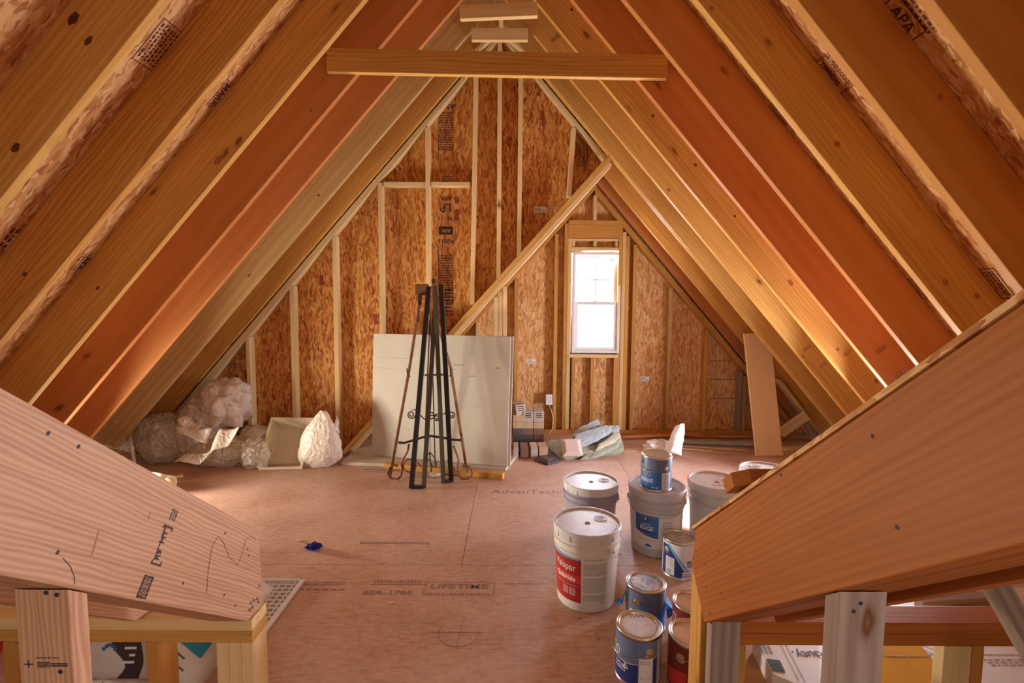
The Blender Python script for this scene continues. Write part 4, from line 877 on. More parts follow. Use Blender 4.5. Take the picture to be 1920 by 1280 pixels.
# can on the pail
q = Vector((p3.x - .012, p3.y - .015, .3612))
t, b, ca = can(q, 'blue paint can standing on top of the labelled grey pail', M_tin, M_lidA, (42, -138), bail=(-1, .02, .006))
bm = bmesh.new(); cyl_patch(bm, rcan, ca + rad(-100), ca + rad(95), .009, CH - .014); mk('label', bm, M_blue, b, smooth=True)
bm = bmesh.new(); cyl_patch(bm, rcan, ca + rad(-100), ca + rad(95), .105, CH - .0145, .0009); mk('label_top', bm, M_steel, b, smooth=True)
bm = bmesh.new(); cyl_patch(bm, rcan, ca + rad(22), ca + rad(62), .011, .105, .0013); mk('white_panel', bm, M_wlab, b, smooth=True)
cyl_text('lettering', '100', .050, rcan, ca + rad(-42), .095, plain('olive_print', (.25, .33, .30), .5), b, .0016); cyl_text('lettering', 'INTERIOR', .016, rcan, ca + rad(-42), .128, M_gprint, b, .0016)
cyl_marks('fine_print', scribble(-.05, .03, 0, .022, 10, 3, rnd), rcan, ca + rad(-32), .048, M_white, b, .0016); cyl_marks('fine_print', scribble(-.022, .022, 0, .075, 7, 10, rnd), rcan, ca + rad(42), .02, M_gprint, b, .0018)
cyl_marks('logo', [(-.008, .008, 0, .024)], rcan, ca + rad(-58), .142, M_navy, b, .0016); cyl_marks('price_print', scribble(-.02, .02, 0, .01, 3, 1, rnd), rcan, ca + rad(-2), .018, M_white, b, .0016)
# EDGE can
q = fl(1272, 992, CH); q.z = 0; q = Vector((.885, 2.395, 0))
t, b, ca = can(q, 'white and blue paint can on the floor before the labelled grey pail', M_tin, M_lidD, (-48, 132))
bm = bmesh.new(); cyl_patch(bm, rcan, ca + rad(-95), ca + rad(95), .009, CH - .013); mk('label', bm, M_wlab, b, smooth=True)
bm = bmesh.new(); cyl_patch(bm, rcan, ca + rad(-72), ca + rad(40), .010, lambda u: max(.0105, min(.165, .165 - (u - .30) * .235 if u > .30 else .165)), .0009); mk('navy_panel', bm, M_navy, b, smooth=True)
bm = bmesh.new(); cyl_patch(bm, rcan, ca + rad(-42), ca + rad(44), lambda u: .165 - u * .155 - .0, lambda u: min(.172, .185 - u * .155), .0012); mk('sky_stripe', bm, M_sky, b, smooth=True)
bm = bmesh.new(); cyl_patch(bm, rcan, ca + rad(-50), ca + rad(-16), .016, .105, .0014); mk('white_panel', bm, M_wlab, b, smooth=True)
bm = bmesh.new(); cyl_patch(bm, rcan, ca + rad(10), ca + rad(95), .010, .042, .0015); mk('white_panel', bm, M_wlab, b, smooth=True)
cyl_text('lettering', 'EDGE', .026, rcan, ca + rad(48), .088, M_ink, b, .0018, bold=.0008); cyl_marks('label_band', [(-.03, .035, 0, .005)], rcan, ca + rad(48), .068, M_ink, b, .0018)
cyl_marks('barcode', [(-.014 + k * .0036, -.0122 + k * .0036, 0, .024) for k in range(8)], rcan, ca + rad(-36), .022, M_gprint, b, .0019); cyl_marks('fine_print', scribble(-.018, .018, .03, .075, 6, 7, rnd), rcan, ca + rad(-33), .026, M_gprint, b, .0019)
cyl_marks('fine_print', scribble(-.015, .05, .0, .02, 8, 2, rnd), rcan, ca + rad(20), .016, M_navy, b, .0019); cyl_marks('logo', [(-.010, .010, 0, .04)], rcan, ca + rad(58), .12, M_steel, b, .0018)
# taped can
q = fl(1211, 1089, CH); q.z = 0
t, b, ca = can(q, 'dented blue-grey paint can with blue tape hanging from its sides', M_tin, M_lidB, (-25, 155))
bm = bmesh.new(); cyl_patch(bm, rcan, ca + rad(-52), ca + rad(95), .009, CH - .014); mk('label', bm, M_steel, b, smooth=True)
bm = bmesh.new(); cyl_patch(bm, rcan, ca + rad(-20), ca + rad(80), .02, lambda u: .10 + .02 * math.sin(u * 9), .0011); mk('blue_smear', bm, M_tape, b, smooth=True)
bm = bmesh.new(); cyl_patch(bm, rcan, ca + rad(-48), ca + rad(-10), .012, .095, .0013); mk('white_panel', bm, M_wlab, b, smooth=True)
cyl_marks('fine_print', scribble(-.02, .02, .02, .07, 6, 6, rnd), rcan, ca + rad(-29), .02, M_gprint, b, .0018); cyl_marks('fine_print', [(-.02, .03, 0, .002)], rcan, ca + rad(0), .128, M_navy, b)
for s in (-84, 84):
    a = ca + rad(s); bm = bmesh.new(); Mx = Matrix.Rotation(a, 4, 'Z') @ Matrix.Translation((CR, 0, 0))
    pts = [(0, -.02, .125), (.004, .02, .13), (.030, .025, .075), (.044, -.005, .082), (.012, -.025, .06)]
    v0 = [bm.verts.new(Mx @ Vector(p_)) for p_ in pts]; v1 = [bm.verts.new(Mx @ (Vector(p_) + Vector((.001, 0, .003)))) for p_ in pts]; c0 = bm.verts.new(Mx @ Vector((.02, 0, .095))); c1 = bm.verts.new(Mx @ Vector((.018, 0, .101)))
    for k in range(5): bm.faces.new((v0[k], v0[(k + 1) % 5], c0)); bm.faces.new((v1[k], c1, v1[(k + 1) % 5])); bm.faces.new((v0[k], v1[k], v1[(k + 1) % 5], v0[(k + 1) % 5]))
    mk('blue_tape', bm, M_tape, t)
# front can
q = fl(1198, 1169, CH); q.z = 0
t, b, ca = can(q, 'blue paint can nearest the camera, with handwriting on its lid', M_tin, M_lidA, (28, -152), bail=(-1, .03, .006))
bm = bmesh.new(); cyl_patch(bm, rcan, ca + rad(-100), ca + rad(52), .009, CH - .014); mk('label', bm, M_steel, b, smooth=True)
bm = bmesh.new(); cyl_patch(bm, rcan, ca + rad(-100), ca + rad(52), .009, lambda u: .088 - .02 * math.sin(u * PI) + .03 * u, .0010); mk('navy_label', bm, M_navy, b, smooth=True)
bm = bmesh.new(); cyl_patch(bm, rcan, ca + rad(-100), ca + rad(52), lambda u: .088 - .02 * math.sin(u * PI) + .03 * u, lambda u: .0905 - .02 * math.sin(u * PI) + .03 * u, .0012); mk('label_line', bm, M_wlab, b, smooth=True)
bm = bmesh.new(); cyl_patch(bm, rcan, ca + rad(2), ca + rad(38), .012, .115, .0014); mk('white_panel', bm, M_wlab, b, smooth=True)
bm = bmesh.new(); cyl_patch(bm, rcan, ca + rad(52), ca + rad(100), .009, CH - .014, .0008); mk('white_label', bm, plain('lilac_label', (.50, .48, .56), .4), b, smooth=True)
cyl_text('lettering', '00', .05, rcan, ca + rad(-66), .110, M_wlab, b, .0014); cyl_marks('fine_print', scribble(-.022, .018, .075, .09, 5, 2, rnd) + scribble(-.02, .018, .02, .028, 2, 1, rnd), rcan, ca + rad(20), .018, M_gprint, b, .0019)
cyl_marks('drop_logo', [(-.010, .010, .0, .006), (-.008, .008, .006, .011), (-.005, .005, .011, .016), (-.002, .002, .016, .022)], rcan, ca + rad(-32), .06, M_wlab, b); cyl_marks('fine_print', scribble(-.03, .02, 0, .028, 5, 3, rnd), rcan, ca + rad(-46), .045, M_white, b); cyl_marks('fine_print', scribble(-.02, .03, 0, .04, 8, 5, rnd), rcan, ca + rad(75), .05, M_gprint, b, .0013)
bm = bmesh.new(); tube(bm, [(-.02 + .008 * k, .045 + .012 * (k % 2), CH - .0050) for k in range(8)], .0011, 4); mk('handwriting', bm, M_ink, t)
# dark cans by the corner post
q = fl(1306, 1133, CH); q.z = 0; q.y += .02
t, b, ca = can(q, 'dark paint can mostly hidden behind the right corner post', M_tin, M_lidC, (60, -120))
bm = bmesh.new(); cyl_patch(bm, rcan, ca + rad(-100), ca + rad(95), .009, CH - .014); mk('label', bm, M_brownlab, b, smooth=True); cyl_marks('logo', box_outline(-.012, .012, 0, .03, .003), rcan, ca + rad(-62), .12, M_wlab, b)
q = fl(1301, 1190, CH); q.z = 0; q.y += .012
t, b, ca = can(q, 'dark red paint can beside the right corner post, nearer of the two', M_tin, M_lidC, (-25, 155), bail=(1, -.01, .0))
bm = bmesh.new(); cyl_patch(bm, rcan, ca + rad(-100), ca + rad(95), .009, CH - .014); mk('label', bm, M_brownlab, b, smooth=True)
bm = bmesh.new(); cyl_patch(bm, rcan, ca + rad(-100), ca + rad(-10), .02, lambda u: .06 + .03 * u, .0011); mk('red_swoosh', bm, M_red2, b, smooth=True)

# ------------------------------------------------------------------ wrought iron easel and steel rails
M_iron = plain('dark_bronze_iron', (.055, .032, .024), .42, .6); M_rust = plain('rusty_brown_iron', (.20, .075, .03), .6, .3, var=.3, vscale=20); M_rail = plain('dark_steel', (.022, .016, .018), .4, .3); M_rail2 = plain('brushed_grey_steel', (.10, .085, .07), .5, .3)
ez = empty('display_easel', (-.63, 3.85, 0)); tag(ez, 'rusty iron easel with scroll feet standing before the white board', 'easel')
YE = 3.70
def E(px, py, Y=YE): return aY(px, py, Y)
def bars(name, segs, r, mat, par, n=4, smooth=False):
    bm = bmesh.new()
    for s in segs: tube(bm, s, r, n)
    return setp(mk(name, bm, mat, None, smooth), par)
def spiral(cx, cy, r0, turns, a0, px=True, Y=YE, sgn=1, n=26):
    out = []
    for k in range(n + 1):
        u = k / n; a = a0 + sgn * turns * 2 * PI * u; r = r0 * (1 - .75 * u); out.append(E(cx + r * math.cos(a), cy + r * math.sin(a), Y))
    return out
bars('left_leg', [[E(788, 560, 3.88), E(766, 700, 3.84), E(731, 893)]], .014, M_rust, ez)
bars('right_leg', [[E(806, 555, 3.88), E(845, 690, 3.84), E(876, 886)]], .013, M_rust, ez)
bars('back_leg', [[E(805, 560, 3.92), E(812, 720, 3.95), E(816, 868, 4.0)], [E(806, 600, 3.9), E(794, 896, 3.74)]], .006, M_iron, ez)
bars('crossbar', [[E(747, 829), E(758, 830), E(768, 827), E(785, 822), E(797, 818), E(808, 817), E(830, 820), E(848, 824), E(865, 825)]], .011, M_iron, ez)
def circ(cx, cy, r, n=22, a0=0, a1=2 * PI): return [E(cx + r * math.cos(a0 + (a1 - a0) * k / n), cy + r * math.sin(a0 + (a1 - a0) * k / n)) for k in range(n + 1)]
bars('scroll_foot', [circ(740, 885, 13, a0=-.3, a1=-.3 + 1.75 * PI), [E(767, 832), E(764, 846), E(757, 858), E(752, 868), E(754, 880), E(752, 889), E(744, 898)]], .009, M_rust, ez, 6, True)
bars('scroll_foot', [circ(872, 885, 13, a0=PI + .3, a1=PI + .3 - 1.75 * PI), [E(850, 836), E(856, 850), E(860, 862), E(857, 875), E(860, 889), E(868, 898)]], .009, M_rust, ez, 6, True)
bars('inner_scroll', [circ(768, 873, 12), [E(776, 862), E(784, 868), E(791, 876)], [E(838, 862), E(846, 872), E(852, 880)]], .006, M_rust, ez, 6, True)
bars('scroll_ornament', [spiral(771, 777, 8, 1.6, 0), spiral(847, 777, 7, 1.6, PI, sgn=-1), [E(771, 769), E(780, 768), E(787, 777), E(795, 785), E(802, 787)], circ(808, 779, 6), [E(800, 777), E(812, 779), E(825, 774)], spiral(819, 783, 6, 1.5, 0), [E(826, 778), E(836, 774), E(845, 770)]], .0048, M_iron, ez, 6, True)
bars('hook', [[E(763, 690), E(764, 702), E(769, 706)], [E(846, 690), E(845, 702), E(842, 706)]], .005, M_iron, ez)
bm = bmesh.new(); c = E(790, 543, 3.90); bx(bm, c.x - .05, c.x + .06, c.y - .012, c.y + .012, c.z - .045, c.z + .045); setp(mk('rusty_top_plate', bm, M_rust, bev=.004), ez)
bars('clamp', [[E(788, 552, 3.88), E(787, 572, 3.88)]], .02, M_iron, ez)
bars('top_finial', [[E(813, 540, 3.88), E(813, 527, 3.88)], circ(813, 527, 3, 8)], .006, M_iron, ez, 6)
bars('top_scroll', [[E(790 + 5 * math.sin(k * .9), 565 + k * 3, 3.86) for k in range(14)]], .003, M_rust, ez, 5)
# rails: flat steel channels standing in front
def railpair(name, segs, label):
    t = empty(name, segs[0][1]); tag(t, label, 'steel rail', 'steel rails leaning in a bundle')
    for (top, bot, wd, mt, nm) in segs:
        d = (top - bot); o = board(nm, bot, top, wd, .020, (1, 0, 0), mt, bev=.001); setp(o, t)
        o = board('rail_flange', bot + Vector((wd / 2, .0, 0)), top + Vector((wd / 2, .0, 0)), .003, .03, (1, 0, 0), M_rail, bev=0); setp(o, t)
    b0 = segs[0][1]; b1 = segs[1][1]
    o = board('end_plate', b0 + Vector((0, 0, .012)), b1 + Vector((0, 0, .012)), .04, .02, (0, 1, 0), M_rail, bev=.001); setp(o, t)
    return t
z0 = .006
A0 = fl(771, 915, z0); A1 = fl(794, 915, z0); B0 = fl(831, 905, z0); B1 = fl(846, 903, z0)
railpair('steel_rail', [(aY(804, 537, 3.80), A0, .034, M_rail, 'wide_rail'), (aY(817, 560, 3.80), A1, .030, M_rail2, 'narrow_rail')], 'dark steel rail pair at the left of the bundle, nearest the camera')
railpair('steel_rail', [(aY(815, 535, 3.77), B0, .030, M_rail2, 'narrow_rail'), (aY(827, 533, 3.77), B1, .034, M_rail, 'wide_rail')], 'dark steel rail pair at the right of the bundle')
o = board('rail_bracket', aY(796, 703, 3.70), aY(832, 702, 3.70), .016, .01, (0, 0, 1), M_rail2); tag(o, 'small grey bracket bar tying the steel rails at mid height', 'bracket')
for pts, l in (([aY(789, 706, 3.66), aY(786, 720, 3.66), aY(787, 731, 3.66), aY(791, 722, 3.66)], 'left small hook hanging at the rails'), ([aY(803, 705, 3.66), aY(808, 720, 3.66), aY(809, 732, 3.66), aY(804, 735, 3.66)], 'right small hook hanging at the rails')):
    bm = bmesh.new(); tube(bm, pts, .005, 6); tag(mk('hook', bm, M_rail2, smooth=True), l, 'hook')
# hanging chains and a small iron ornament between the legs
for (x0, y0, x1, y1, l) in ((806, 820, 808, 880, 'left chain hanging inside the easel'), (815, 835, 817, 893, 'right chain hanging inside the easel')):
    bm = bmesh.new(); n = 16
    for k in range(n):
        u = k / n; c = E(x0 + (x1 - x0) * u, y0 + (y1 - y0) * u, 3.86); h = .010; q = []
        for j in range(9):
            a = 2 * PI * j / 8; q.append(c + Vector(((.005 if k % 2 else 0) * math.cos(a), (0 if k % 2 else .005) * math.cos(a), h * math.sin(a))))
        tube(bm, q, .0016, 4)
    tag(mk('chain', bm, M_rail2), l, 'chain', 'chains of the easel')
bm = bmesh.new()
for s in ([(800, 856), (806, 847), (813, 856), (818, 866), (817, 880)], [(800, 856), (806, 864), (812, 874), (815, 886)], [(805, 848), (808, 872), (809, 884)], [(806, 884), (813, 893), (820, 888), (818, 878)]): tube(bm, [E(a, b_, 3.84) for a, b_ in s], .005, 6)
tag(mk('iron_ornament', bm, M_iron, smooth=True), 'small leaf-shaped iron ornament hanging low inside the easel', 'ornament')
c = fl(815, 889, .012); bm = bmesh.new(); lathe(bm, [(0, -.012), (.03, -.012), (.05, 0), (.048, .004), (0, .004)], 24, c); tag(mk('small_dish', bm, M_pwhite, smooth=True), 'small pale dish on the floor under the easel', 'dish')

# ------------------------------------------------------------------ crumpled plastic, tub and bags at the left
def plastic(name, col, clear=.0, rough=.25, bs=.8):
    m, nt, b = newmat(name); L = nt.links.new
    b.inputs['Base Color'].default_value = (*col, 1); b.inputs['Roughness'].default_value = rough; b.inputs['Specular IOR Level'].default_value = .7
    tr = N(nt, 'ShaderNodeBsdfTranslucent'); tr.inputs[0].default_value = (*col, 1); mx = N(nt, 'ShaderNodeMixShader'); mx.inputs[0].default_value = .4
    L(b.outputs[0], mx.inputs[1]); L(tr.outputs[0], mx.inputs[2]); out = mx.outputs[0]
    if clear:
        tp = N(nt, 'ShaderNodeBsdfTransparent'); tp.inputs[0].default_value = (.95, .92, .88, 1); m2 = N(nt, 'ShaderNodeMixShader'); m2.inputs[0].default_value = clear; L(out, m2.inputs[1]); L(tp.outputs[0], m2.inputs[2]); out = m2.outputs[0]
    tc = N(nt, 'ShaderNodeTexCoord'); wn = N(nt, 'ShaderNodeTexNoise'); wn.inputs['Scale'].default_value = 9; L(tc.outputs['Object'], wn.inputs['Vector']); wa = N(nt, 'ShaderNodeVectorMath', operation='MULTIPLY_ADD'); L(wn.outputs['Color'], wa.inputs[0]); wa.inputs[1].default_value = (.12, .12, .12); L(tc.outputs['Object'], wa.inputs[2])
    v1 = N(nt, 'ShaderNodeTexVoronoi', feature='DISTANCE_TO_EDGE'); v1.inputs['Scale'].default_value = 16; L(wa.outputs[0], v1.inputs['Vector']); v2 = N(nt, 'ShaderNodeTexVoronoi'); v2.inputs['Scale'].default_value = 34; L(wa.outputs[0], v2.inputs['Vector'])
    n = N(nt, 'ShaderNodeMath', operation='MULTIPLY_ADD'); L(v1.outputs['Distance'], n.inputs[0]); n.inputs[1].default_value = 1.6; L(v2.outputs['Distance'], n.inputs[2])
    bp = N(nt, 'ShaderNodeBump'); bp.inputs['Strength'].default_value = bs; bp.inputs['Distance'].default_value = .016; L(n.outputs[0], bp.inputs['Height']); L(bp.outputs[0], b.inputs['Normal'])
    L(out, nt.nodes['Material Output'].inputs[0]); return m
M_clear = plastic('clear_plastic', (.95, .85, .70), .28, .14); M_film = plastic('cloudy_film', (.95, .86, .72), .05, .25); M_bag = plastic('white_bag_plastic', (.88, .76, .66), 0, .42, .35); M_tub = plain('frosted_tub', (.66, .58, .42), .35, bump=.1, bscale=12, var=.08, vscale=8); M_cloth = plain('white_cloth', (.88, .84, .80), .8, bump=.3, bscale=30)
def crumple(name, c, rad_, mat, label, cat, seed=0, amp=.25, fq=6, flat=None, sub_=5, taper=0.0, lean=0.0, ridge=.5, rest=True, group=None):
    bm = bmesh.new(); bmesh.ops.create_icosphere(bm, subdivisions=sub_, radius=1)
    S = Vector((seed * 3.1, seed * 1.7, seed * .9))
    for v in bm.verts:
        d = v.co.normalized(); n1 = noise.noise(d * fq * .35 + S); n2 = 1 - abs(noise.noise(d * fq + S)) * 2; n3 = 1 - abs(noise.noise(d * fq * 2.3 + S * 2)) * 2
        k = 1 + amp * (n1 * .9 + ridge * (n2 - .5) * .7 + ridge * (n3 - .5) * .35)
        t = (d.z + 1) / 2; s = 1 - taper * t
        v.co = Vector((d.x * rad_[0] * s * k + lean * t * rad_[2], d.y * rad_[1] * s * k, d.z * rad_[2] * k))
        if v.co.z < -rad_[2] * .82: v.co.z = -rad_[2] * .82 + (v.co.z + rad_[2] * .82) * .05; v.co.x *= 1.06; v.co.y *= 1.06
    mz = min(v.co.z for v in bm.verts)
    o = mk(name, bm, mat, smooth=True); o.location = (c[0], c[1], (c[2] - mz) if rest else c[2]); return tag(o, label, cat, group)
def base(px, py, dy=0): p = fl(px, py); return Vector((p.x, p.y + dy, 0))
crumple('plastic_bag', base(292, 872, .12), (.215, .17, .225), M_clear, 'big clear crinkled bag at the left end of the pile', 'plastic bag', 1, .22, 6)
p = aY(372, 800, 4.08); crumple('plastic_wrap', (p.x, 4.10, 0), (.18, .15, .30), M_clear, 'upright bundle of bubble wrap behind the bags', 'plastic wrap', 2, .25, 8)
p = aY(422, 762, 4.12); crumple('foam_sheet_bundle', (p.x, 4.12, .27), (.215, .14, .22), M_bag, 'crumpled white bundle on top of the plastic pile', 'white bundle', 3, .34, 6, rest=False) ; bpy.data.objects['foam_sheet_bundle'].location.z = .50
p = base(398, 878, .14); crumple('plastic_bag', p, (.30, .17, .13), M_film, 'low wide cloudy bag in front of the pile', 'plastic bag', 4, .25, 4)
p = base(468, 882, .10); crumple('plastic_bag', p, (.12, .10, .13), M_clear, 'small clear crinkled bag left of the plastic tub', 'plastic bag', 5, .25, 8)
p = aY(478, 830, 4.15); crumple('plastic_wrap', (p.x, 4.16, 0), (.16, .10, .17), M_film, 'cloudy wrap behind the small clear bag', 'plastic wrap', 8, .25, 7)
# folded translucent sheets sticking out of the bag
def sheetpoly(name, pts, mat, label, cat, th=.003, curl=.02):
    P = [Vector(p_) for p_ in pts]; n = (P[1] - P[0]).cross(P[-1] - P[0]).normalized(); bm = bmesh.new(); G = 8; A = []
    for i in range(G + 1):
        u = i / G; r_ = []
        for j in range(G + 1):
            v = j / G; q = (P[0] * (1 - u) + P[1] * u) * (1 - v) + (P[3] * (1 - u) + P[2] * u) * v; q = q + n * curl * math.sin(u * 5 + v * 2) ; r_.append(q)
        A.append(r_)
    for side in (0, 1):
        V = [[bm.verts.new(q + n * th * side) for q in r_] for r_ in A]
        for i in range(G):
            for j in range(G): bm.faces.new((V[i][j], V[i + 1][j], V[i + 1][j + 1], V[i][j + 1]))
        if side == 0: V0 = V
    ed = [(i, 0) for i in range(G)] + [(G, j) for j in range(G)] + [(i, G) for i in range(G, 0, -1)] + [(0, j) for j in range(G, 0, -1)]
    for k in range(len(ed)):
        a, b_ = ed[k], ed[(k + 1) % len(ed)]; bm.faces.new((V0[a[0]][a[1]], V0[b_[0]][b_[1]], V[b_[0]][b_[1]], V[a[0]][a[1]]))
    return tag(mk(name, bm, mat, smooth=True), label, cat)
sheetpoly('foam_sheet', [aY(330, 812, 3.82), aY(385, 830, 3.80), aY(398, 803, 3.84), aY(332, 800, 3.86)], M_bag, 'flat white foam sheet sticking out over the cloudy bag', 'foam sheet')
sheetpoly('foam_sheet', [aY(330, 786, 3.88), aY(352, 813, 3.84), aY(378, 800, 3.86), aY(350, 781, 3.92)], M_film, 'folded cloudy sheet above the flat foam sheet', 'foam sheet')
sheetpoly('foam_sheet', [aY(393, 850, 3.78), aY(425, 835, 3.78), aY(452, 800, 3.84), aY(415, 805, 3.86)], M_bag, 'white folded sheet angled across the cloudy bag', 'foam sheet')
sheetpoly('foam_sheet', [aY(326, 868, 3.74), aY(372, 868, 3.72), aY(405, 842, 3.78), aY(350, 852, 3.80)], M_film, 'creased film lapping over the floor at the bags', 'film')
# frosted tub standing on end
tubc = base(525, 881)
bm = bmesh.new()
q0 = [fl(480, 882), fl(566, 880), aY(587, 783, 4.12), aY(508, 782, 4.12)]
for q in q0[:2]: q.z = .004
n_ = (q0[1] - q0[0]).cross(q0[3] - q0[0]).normalized(); n_ = n_ if n_.y > 0 else -n_
cen = sum(q0, Vector()) / 4
o_ = [bm.verts.new(q) for q in q0]; i_ = [bm.verts.new(q + (cen - q) * .10) for q in q0]; d_ = [bm.verts.new(q + (cen - q) * .26 + n_ * .14) for q in q0]; bk = [bm.verts.new(q + (cen - q) * .22 + n_ * .145) for q in q0]; ob = [bm.verts.new(q + n_ * .006) for q in q0]; i2 = [bm.verts.new(q + (cen - q) * .07 + n_ * .006) for q in q0]
for k in range(4):
    k2 = (k + 1) % 4
    for A, B in ((o_, i_), (i_, d_)): bm.faces.new((A[k], A[k2], B[k2], B[k]))
    for A, B in ((o_, ob), (ob, i2), (i2, bk)): bm.faces.new((A[k], B[k], B[k2], A[k2]))
bm.faces.new(d_); bm.faces.new(bk[::-1])
bmesh.ops.bevel(bm, geom=[e for e in bm.edges if (e.verts[0] in o_ and e.verts[1] in ob)], offset=.02, segments=3, affect='EDGES')
tag(mk('plastic_tub', bm, M_tub, smooth=False), 'frosted plastic tub tipped on its end between the bags', 'tub')
p = base(600, 879, .10); o = crumple('plastic_bag', p + Vector((-.05, 0, 0)), (.26, .13, .265), M_bag, 'white knotted bag with a pointed ear, right of the tub', 'plastic bag', 6, .16, 4, taper=.72, lean=.155, ridge=.5)
bm = bmesh.new(); zt_ = .30
pp = [aY(628, 800, p.y + .02), aY(632, 790, p.y + .02), aY(631, 780, p.y + .01)]
tube(bm, [pp[0] - Vector((0, 0, .05))] + pp, [.045, .03, .018, .004], 7); setp(mk('bag_ear', bm, M_bag, smooth=True), o)
# things beside the pile
sheetpoly('film_cone', [aY(208, 788, 3.9), aY(240, 805, 3.9), aY(232, 768, 4.0), aY(228, 762, 4.0)], M_film, 'pale film flap hanging under the rafters at the left', 'film')
sheetpoly('film_cone', [aY(185, 835, 3.9), aY(250, 850, 3.9), aY(246, 806, 4.0), aY(200, 790, 4.0)], M_film, 'dull film bundle left of the big clear bag', 'film')
a = fl(254, 884); b_ = a + Vector((-.02, 0, .22)); bm = bmesh.new(); tube(bm, [a + (b_ - a) * (k / 10) for k in range(11)], [.014 if k % 2 else .012 for k in range(11)], 10); tag(mk('caulk_rod', bm, M_bag, smooth=True), 'thin upright cream rod before the big clear bag', 'rod')
c = fl(300, 905, .05); bm = bmesh.new(); cx = Vector((c.x, c.y + .0, .058)); lathe(bm, [(.056, -.1), (.058, -.1), (.058, .1), (.050, .1), (.046, .03), (.046, -.1)], 28, close=True)
bmesh.ops.transform(bm, matrix=Matrix.Translation(cx) @ Matrix.Rotation(1.2, 4, 'Z') @ Matrix.Rotation(PI / 2, 4, 'X'), verts=bm.verts); tag(mk('paper_roll', bm, plain('cream_roll', (.74, .60, .40), .6), smooth=True), 'cream roll on the floor behind the pinkish beam', 'roll')
floorboard((318, 897), (344, 893), .05, .02, 'pale', 'small wood offcut beside the cream roll')

# ------------------------------------------------------------------ bricks
M_brk1 = plain('buff_brick', (.50, .34, .22), .85, var=.15, bump=.2); M_brk2 = plain('grey_brick', (.46, .38, .32), .85, var=.15, bump=.2); M_brk3 = plain('dark_blue_brick', (.09, .075, .085), .8, var=.2, bump=.2); M_brk4 = plain('brown_brick', (.20, .105, .075), .85, var=.2, bump=.2); M_hole = plain('brick_core', (.02, .014, .012), .9)
def brick(c, w_, h_, l_, mat, label, rz=0, ry=0, slots=False):
    """w along x, l along depth, h up; real slots cut through the front when cored"""
    bm = bmesh.new()
    if not slots: bx(bm, -w_ / 2, w_ / 2, -l_ / 2, l_ / 2, 0, h_)
    else:
        xs = [-w_ / 2, -w_ * .3, w_ * .3, w_ / 2]; zs_ = [0, h_ * .42, h_ * .50, h_ * .60, h_ * .68, h_ * .78, h_ * .86, h_]; f = {}
        def V(x, y, z): 
            k = (round(x, 5), round(y, 5), round(z, 5))
            if k not in f: f[k] = bm.verts.new((x, y, z))
            return f[k]
        ya, yb = -l_ / 2, l_ / 2
        for i in range(3):
            for j in range(7):
                x0, x1, z0, z1 = xs[i], xs[i + 1], zs_[j], zs_[j + 1]
                if i == 1 and j in (1, 3, 5):
                    yd = ya + .05
                    for q in (((x0, ya, z0), (x0, yd, z0), (x0, yd, z1), (x0, ya, z1)), ((x1, ya, z0), (x1, ya, z1), (x1, yd, z1), (x1, yd, z0)), ((x0, ya, z0), (x1, ya, z0), (x1, yd, z0), (x0, yd, z0)), ((x0, ya, z1), (x0, yd, z1), (x1, yd, z1), (x1, ya, z1)), ((x0, yd, z0), (x1, yd, z0), (x1, yd, z1), (x0, yd, z1))): bm.faces.new([V(*p_) for p_ in q])
                else: bm.faces.new((V(x0, ya, z0), V(x1, ya, z0), V(x1, ya, z1), V(x0, ya, z1)))
                bm.faces.new((V(x0, yb, z0), V(x0, yb, z1), V(x1, yb, z1), V(x1, yb, z0)))
        for i in range(3):
            for z in (0, h_): bm.faces.new((V(xs[i], ya, z), V(xs[i], yb, z), V(xs[i + 1], yb, z), V(xs[i + 1], ya, z)))
        for j in range(7):
            for x in (-w_ / 2, w_ / 2): bm.faces.new((V(x, ya, zs_[j]), V(x, yb, zs_[j]), V(x, yb, zs_[j + 1]), V(x, ya, zs_[j + 1])))
    o = mk('brick', bm, mat, bev=.002 if not slots else 0); o.location = c; o.rotation_euler = (0, ry, rz); return tag(o, label, 'brick', 'bricks stacked by the gable')
yb_ = 4.52
colx = [aY(x, 820, yb_).x for x in (971, 990, 1010)]
bw = (colx[2] - colx[0]) / 2 - .003
zrow = [.0, .066, .132, .198]
nm = ('left', 'middle', 'right'); rn = ('bottom', 'second', 'third', 'fourth')
mats = [[M_brk3, M_brk4, M_brk4], [M_brk3, M_brk3, M_brk4], [M_brk3, M_brk4, M_brk4], [M_brk1, M_brk1, M_brk1]]
zb0 = aY(990, 858, 4.3)
for r_ in range(4):
    for c_ in range(3):
        brick((colx[c_], yb_ + .1, zrow[r_] ), bw, .064, .19, mats[r_][c_], '%s brick of the %s row in the brick stack' % (nm[c_], rn[r_]))
brick((colx[0] + .01, yb_ + .1, .331), bw, .10, .19, M_brk2, 'cored grey brick perched crooked on top of the stack', .25, -.12, True)
brick((colx[0], yb_ + .1, .264), bw, .064, .19, M_brk1, 'buff brick under the crooked cored brick')
brick((colx[1], yb_ + .1, .264), bw, .10, .19, M_brk2, 'cored grey brick at the top middle of the stack', 0, 0, True)
brick((colx[2], yb_ + .1, .264), bw, .10, .19, M_brk2, 'cored grey brick at the top right of the stack', 0, 0, True)
for k2, (x0, x1, mt, l) in enumerate(((962, 972, M_brk2, 'leftmost brick of the front row, against the white board'), (975, 990, M_brk4, 'second brick of the front row on the floor'), (994, 1008, M_brk2, 'third brick of the front row on the floor'), (1009, 1026, M_brk1, 'rightmost brick of the front row on the floor'))):
    a = fl(x0, 860); b_ = fl(x1, 860); brick(((a.x + b_.x) / 2, a.y + .09, 0), b_.x - a.x - .004, .105, .17, mt, l, .0 + .02 * k2)

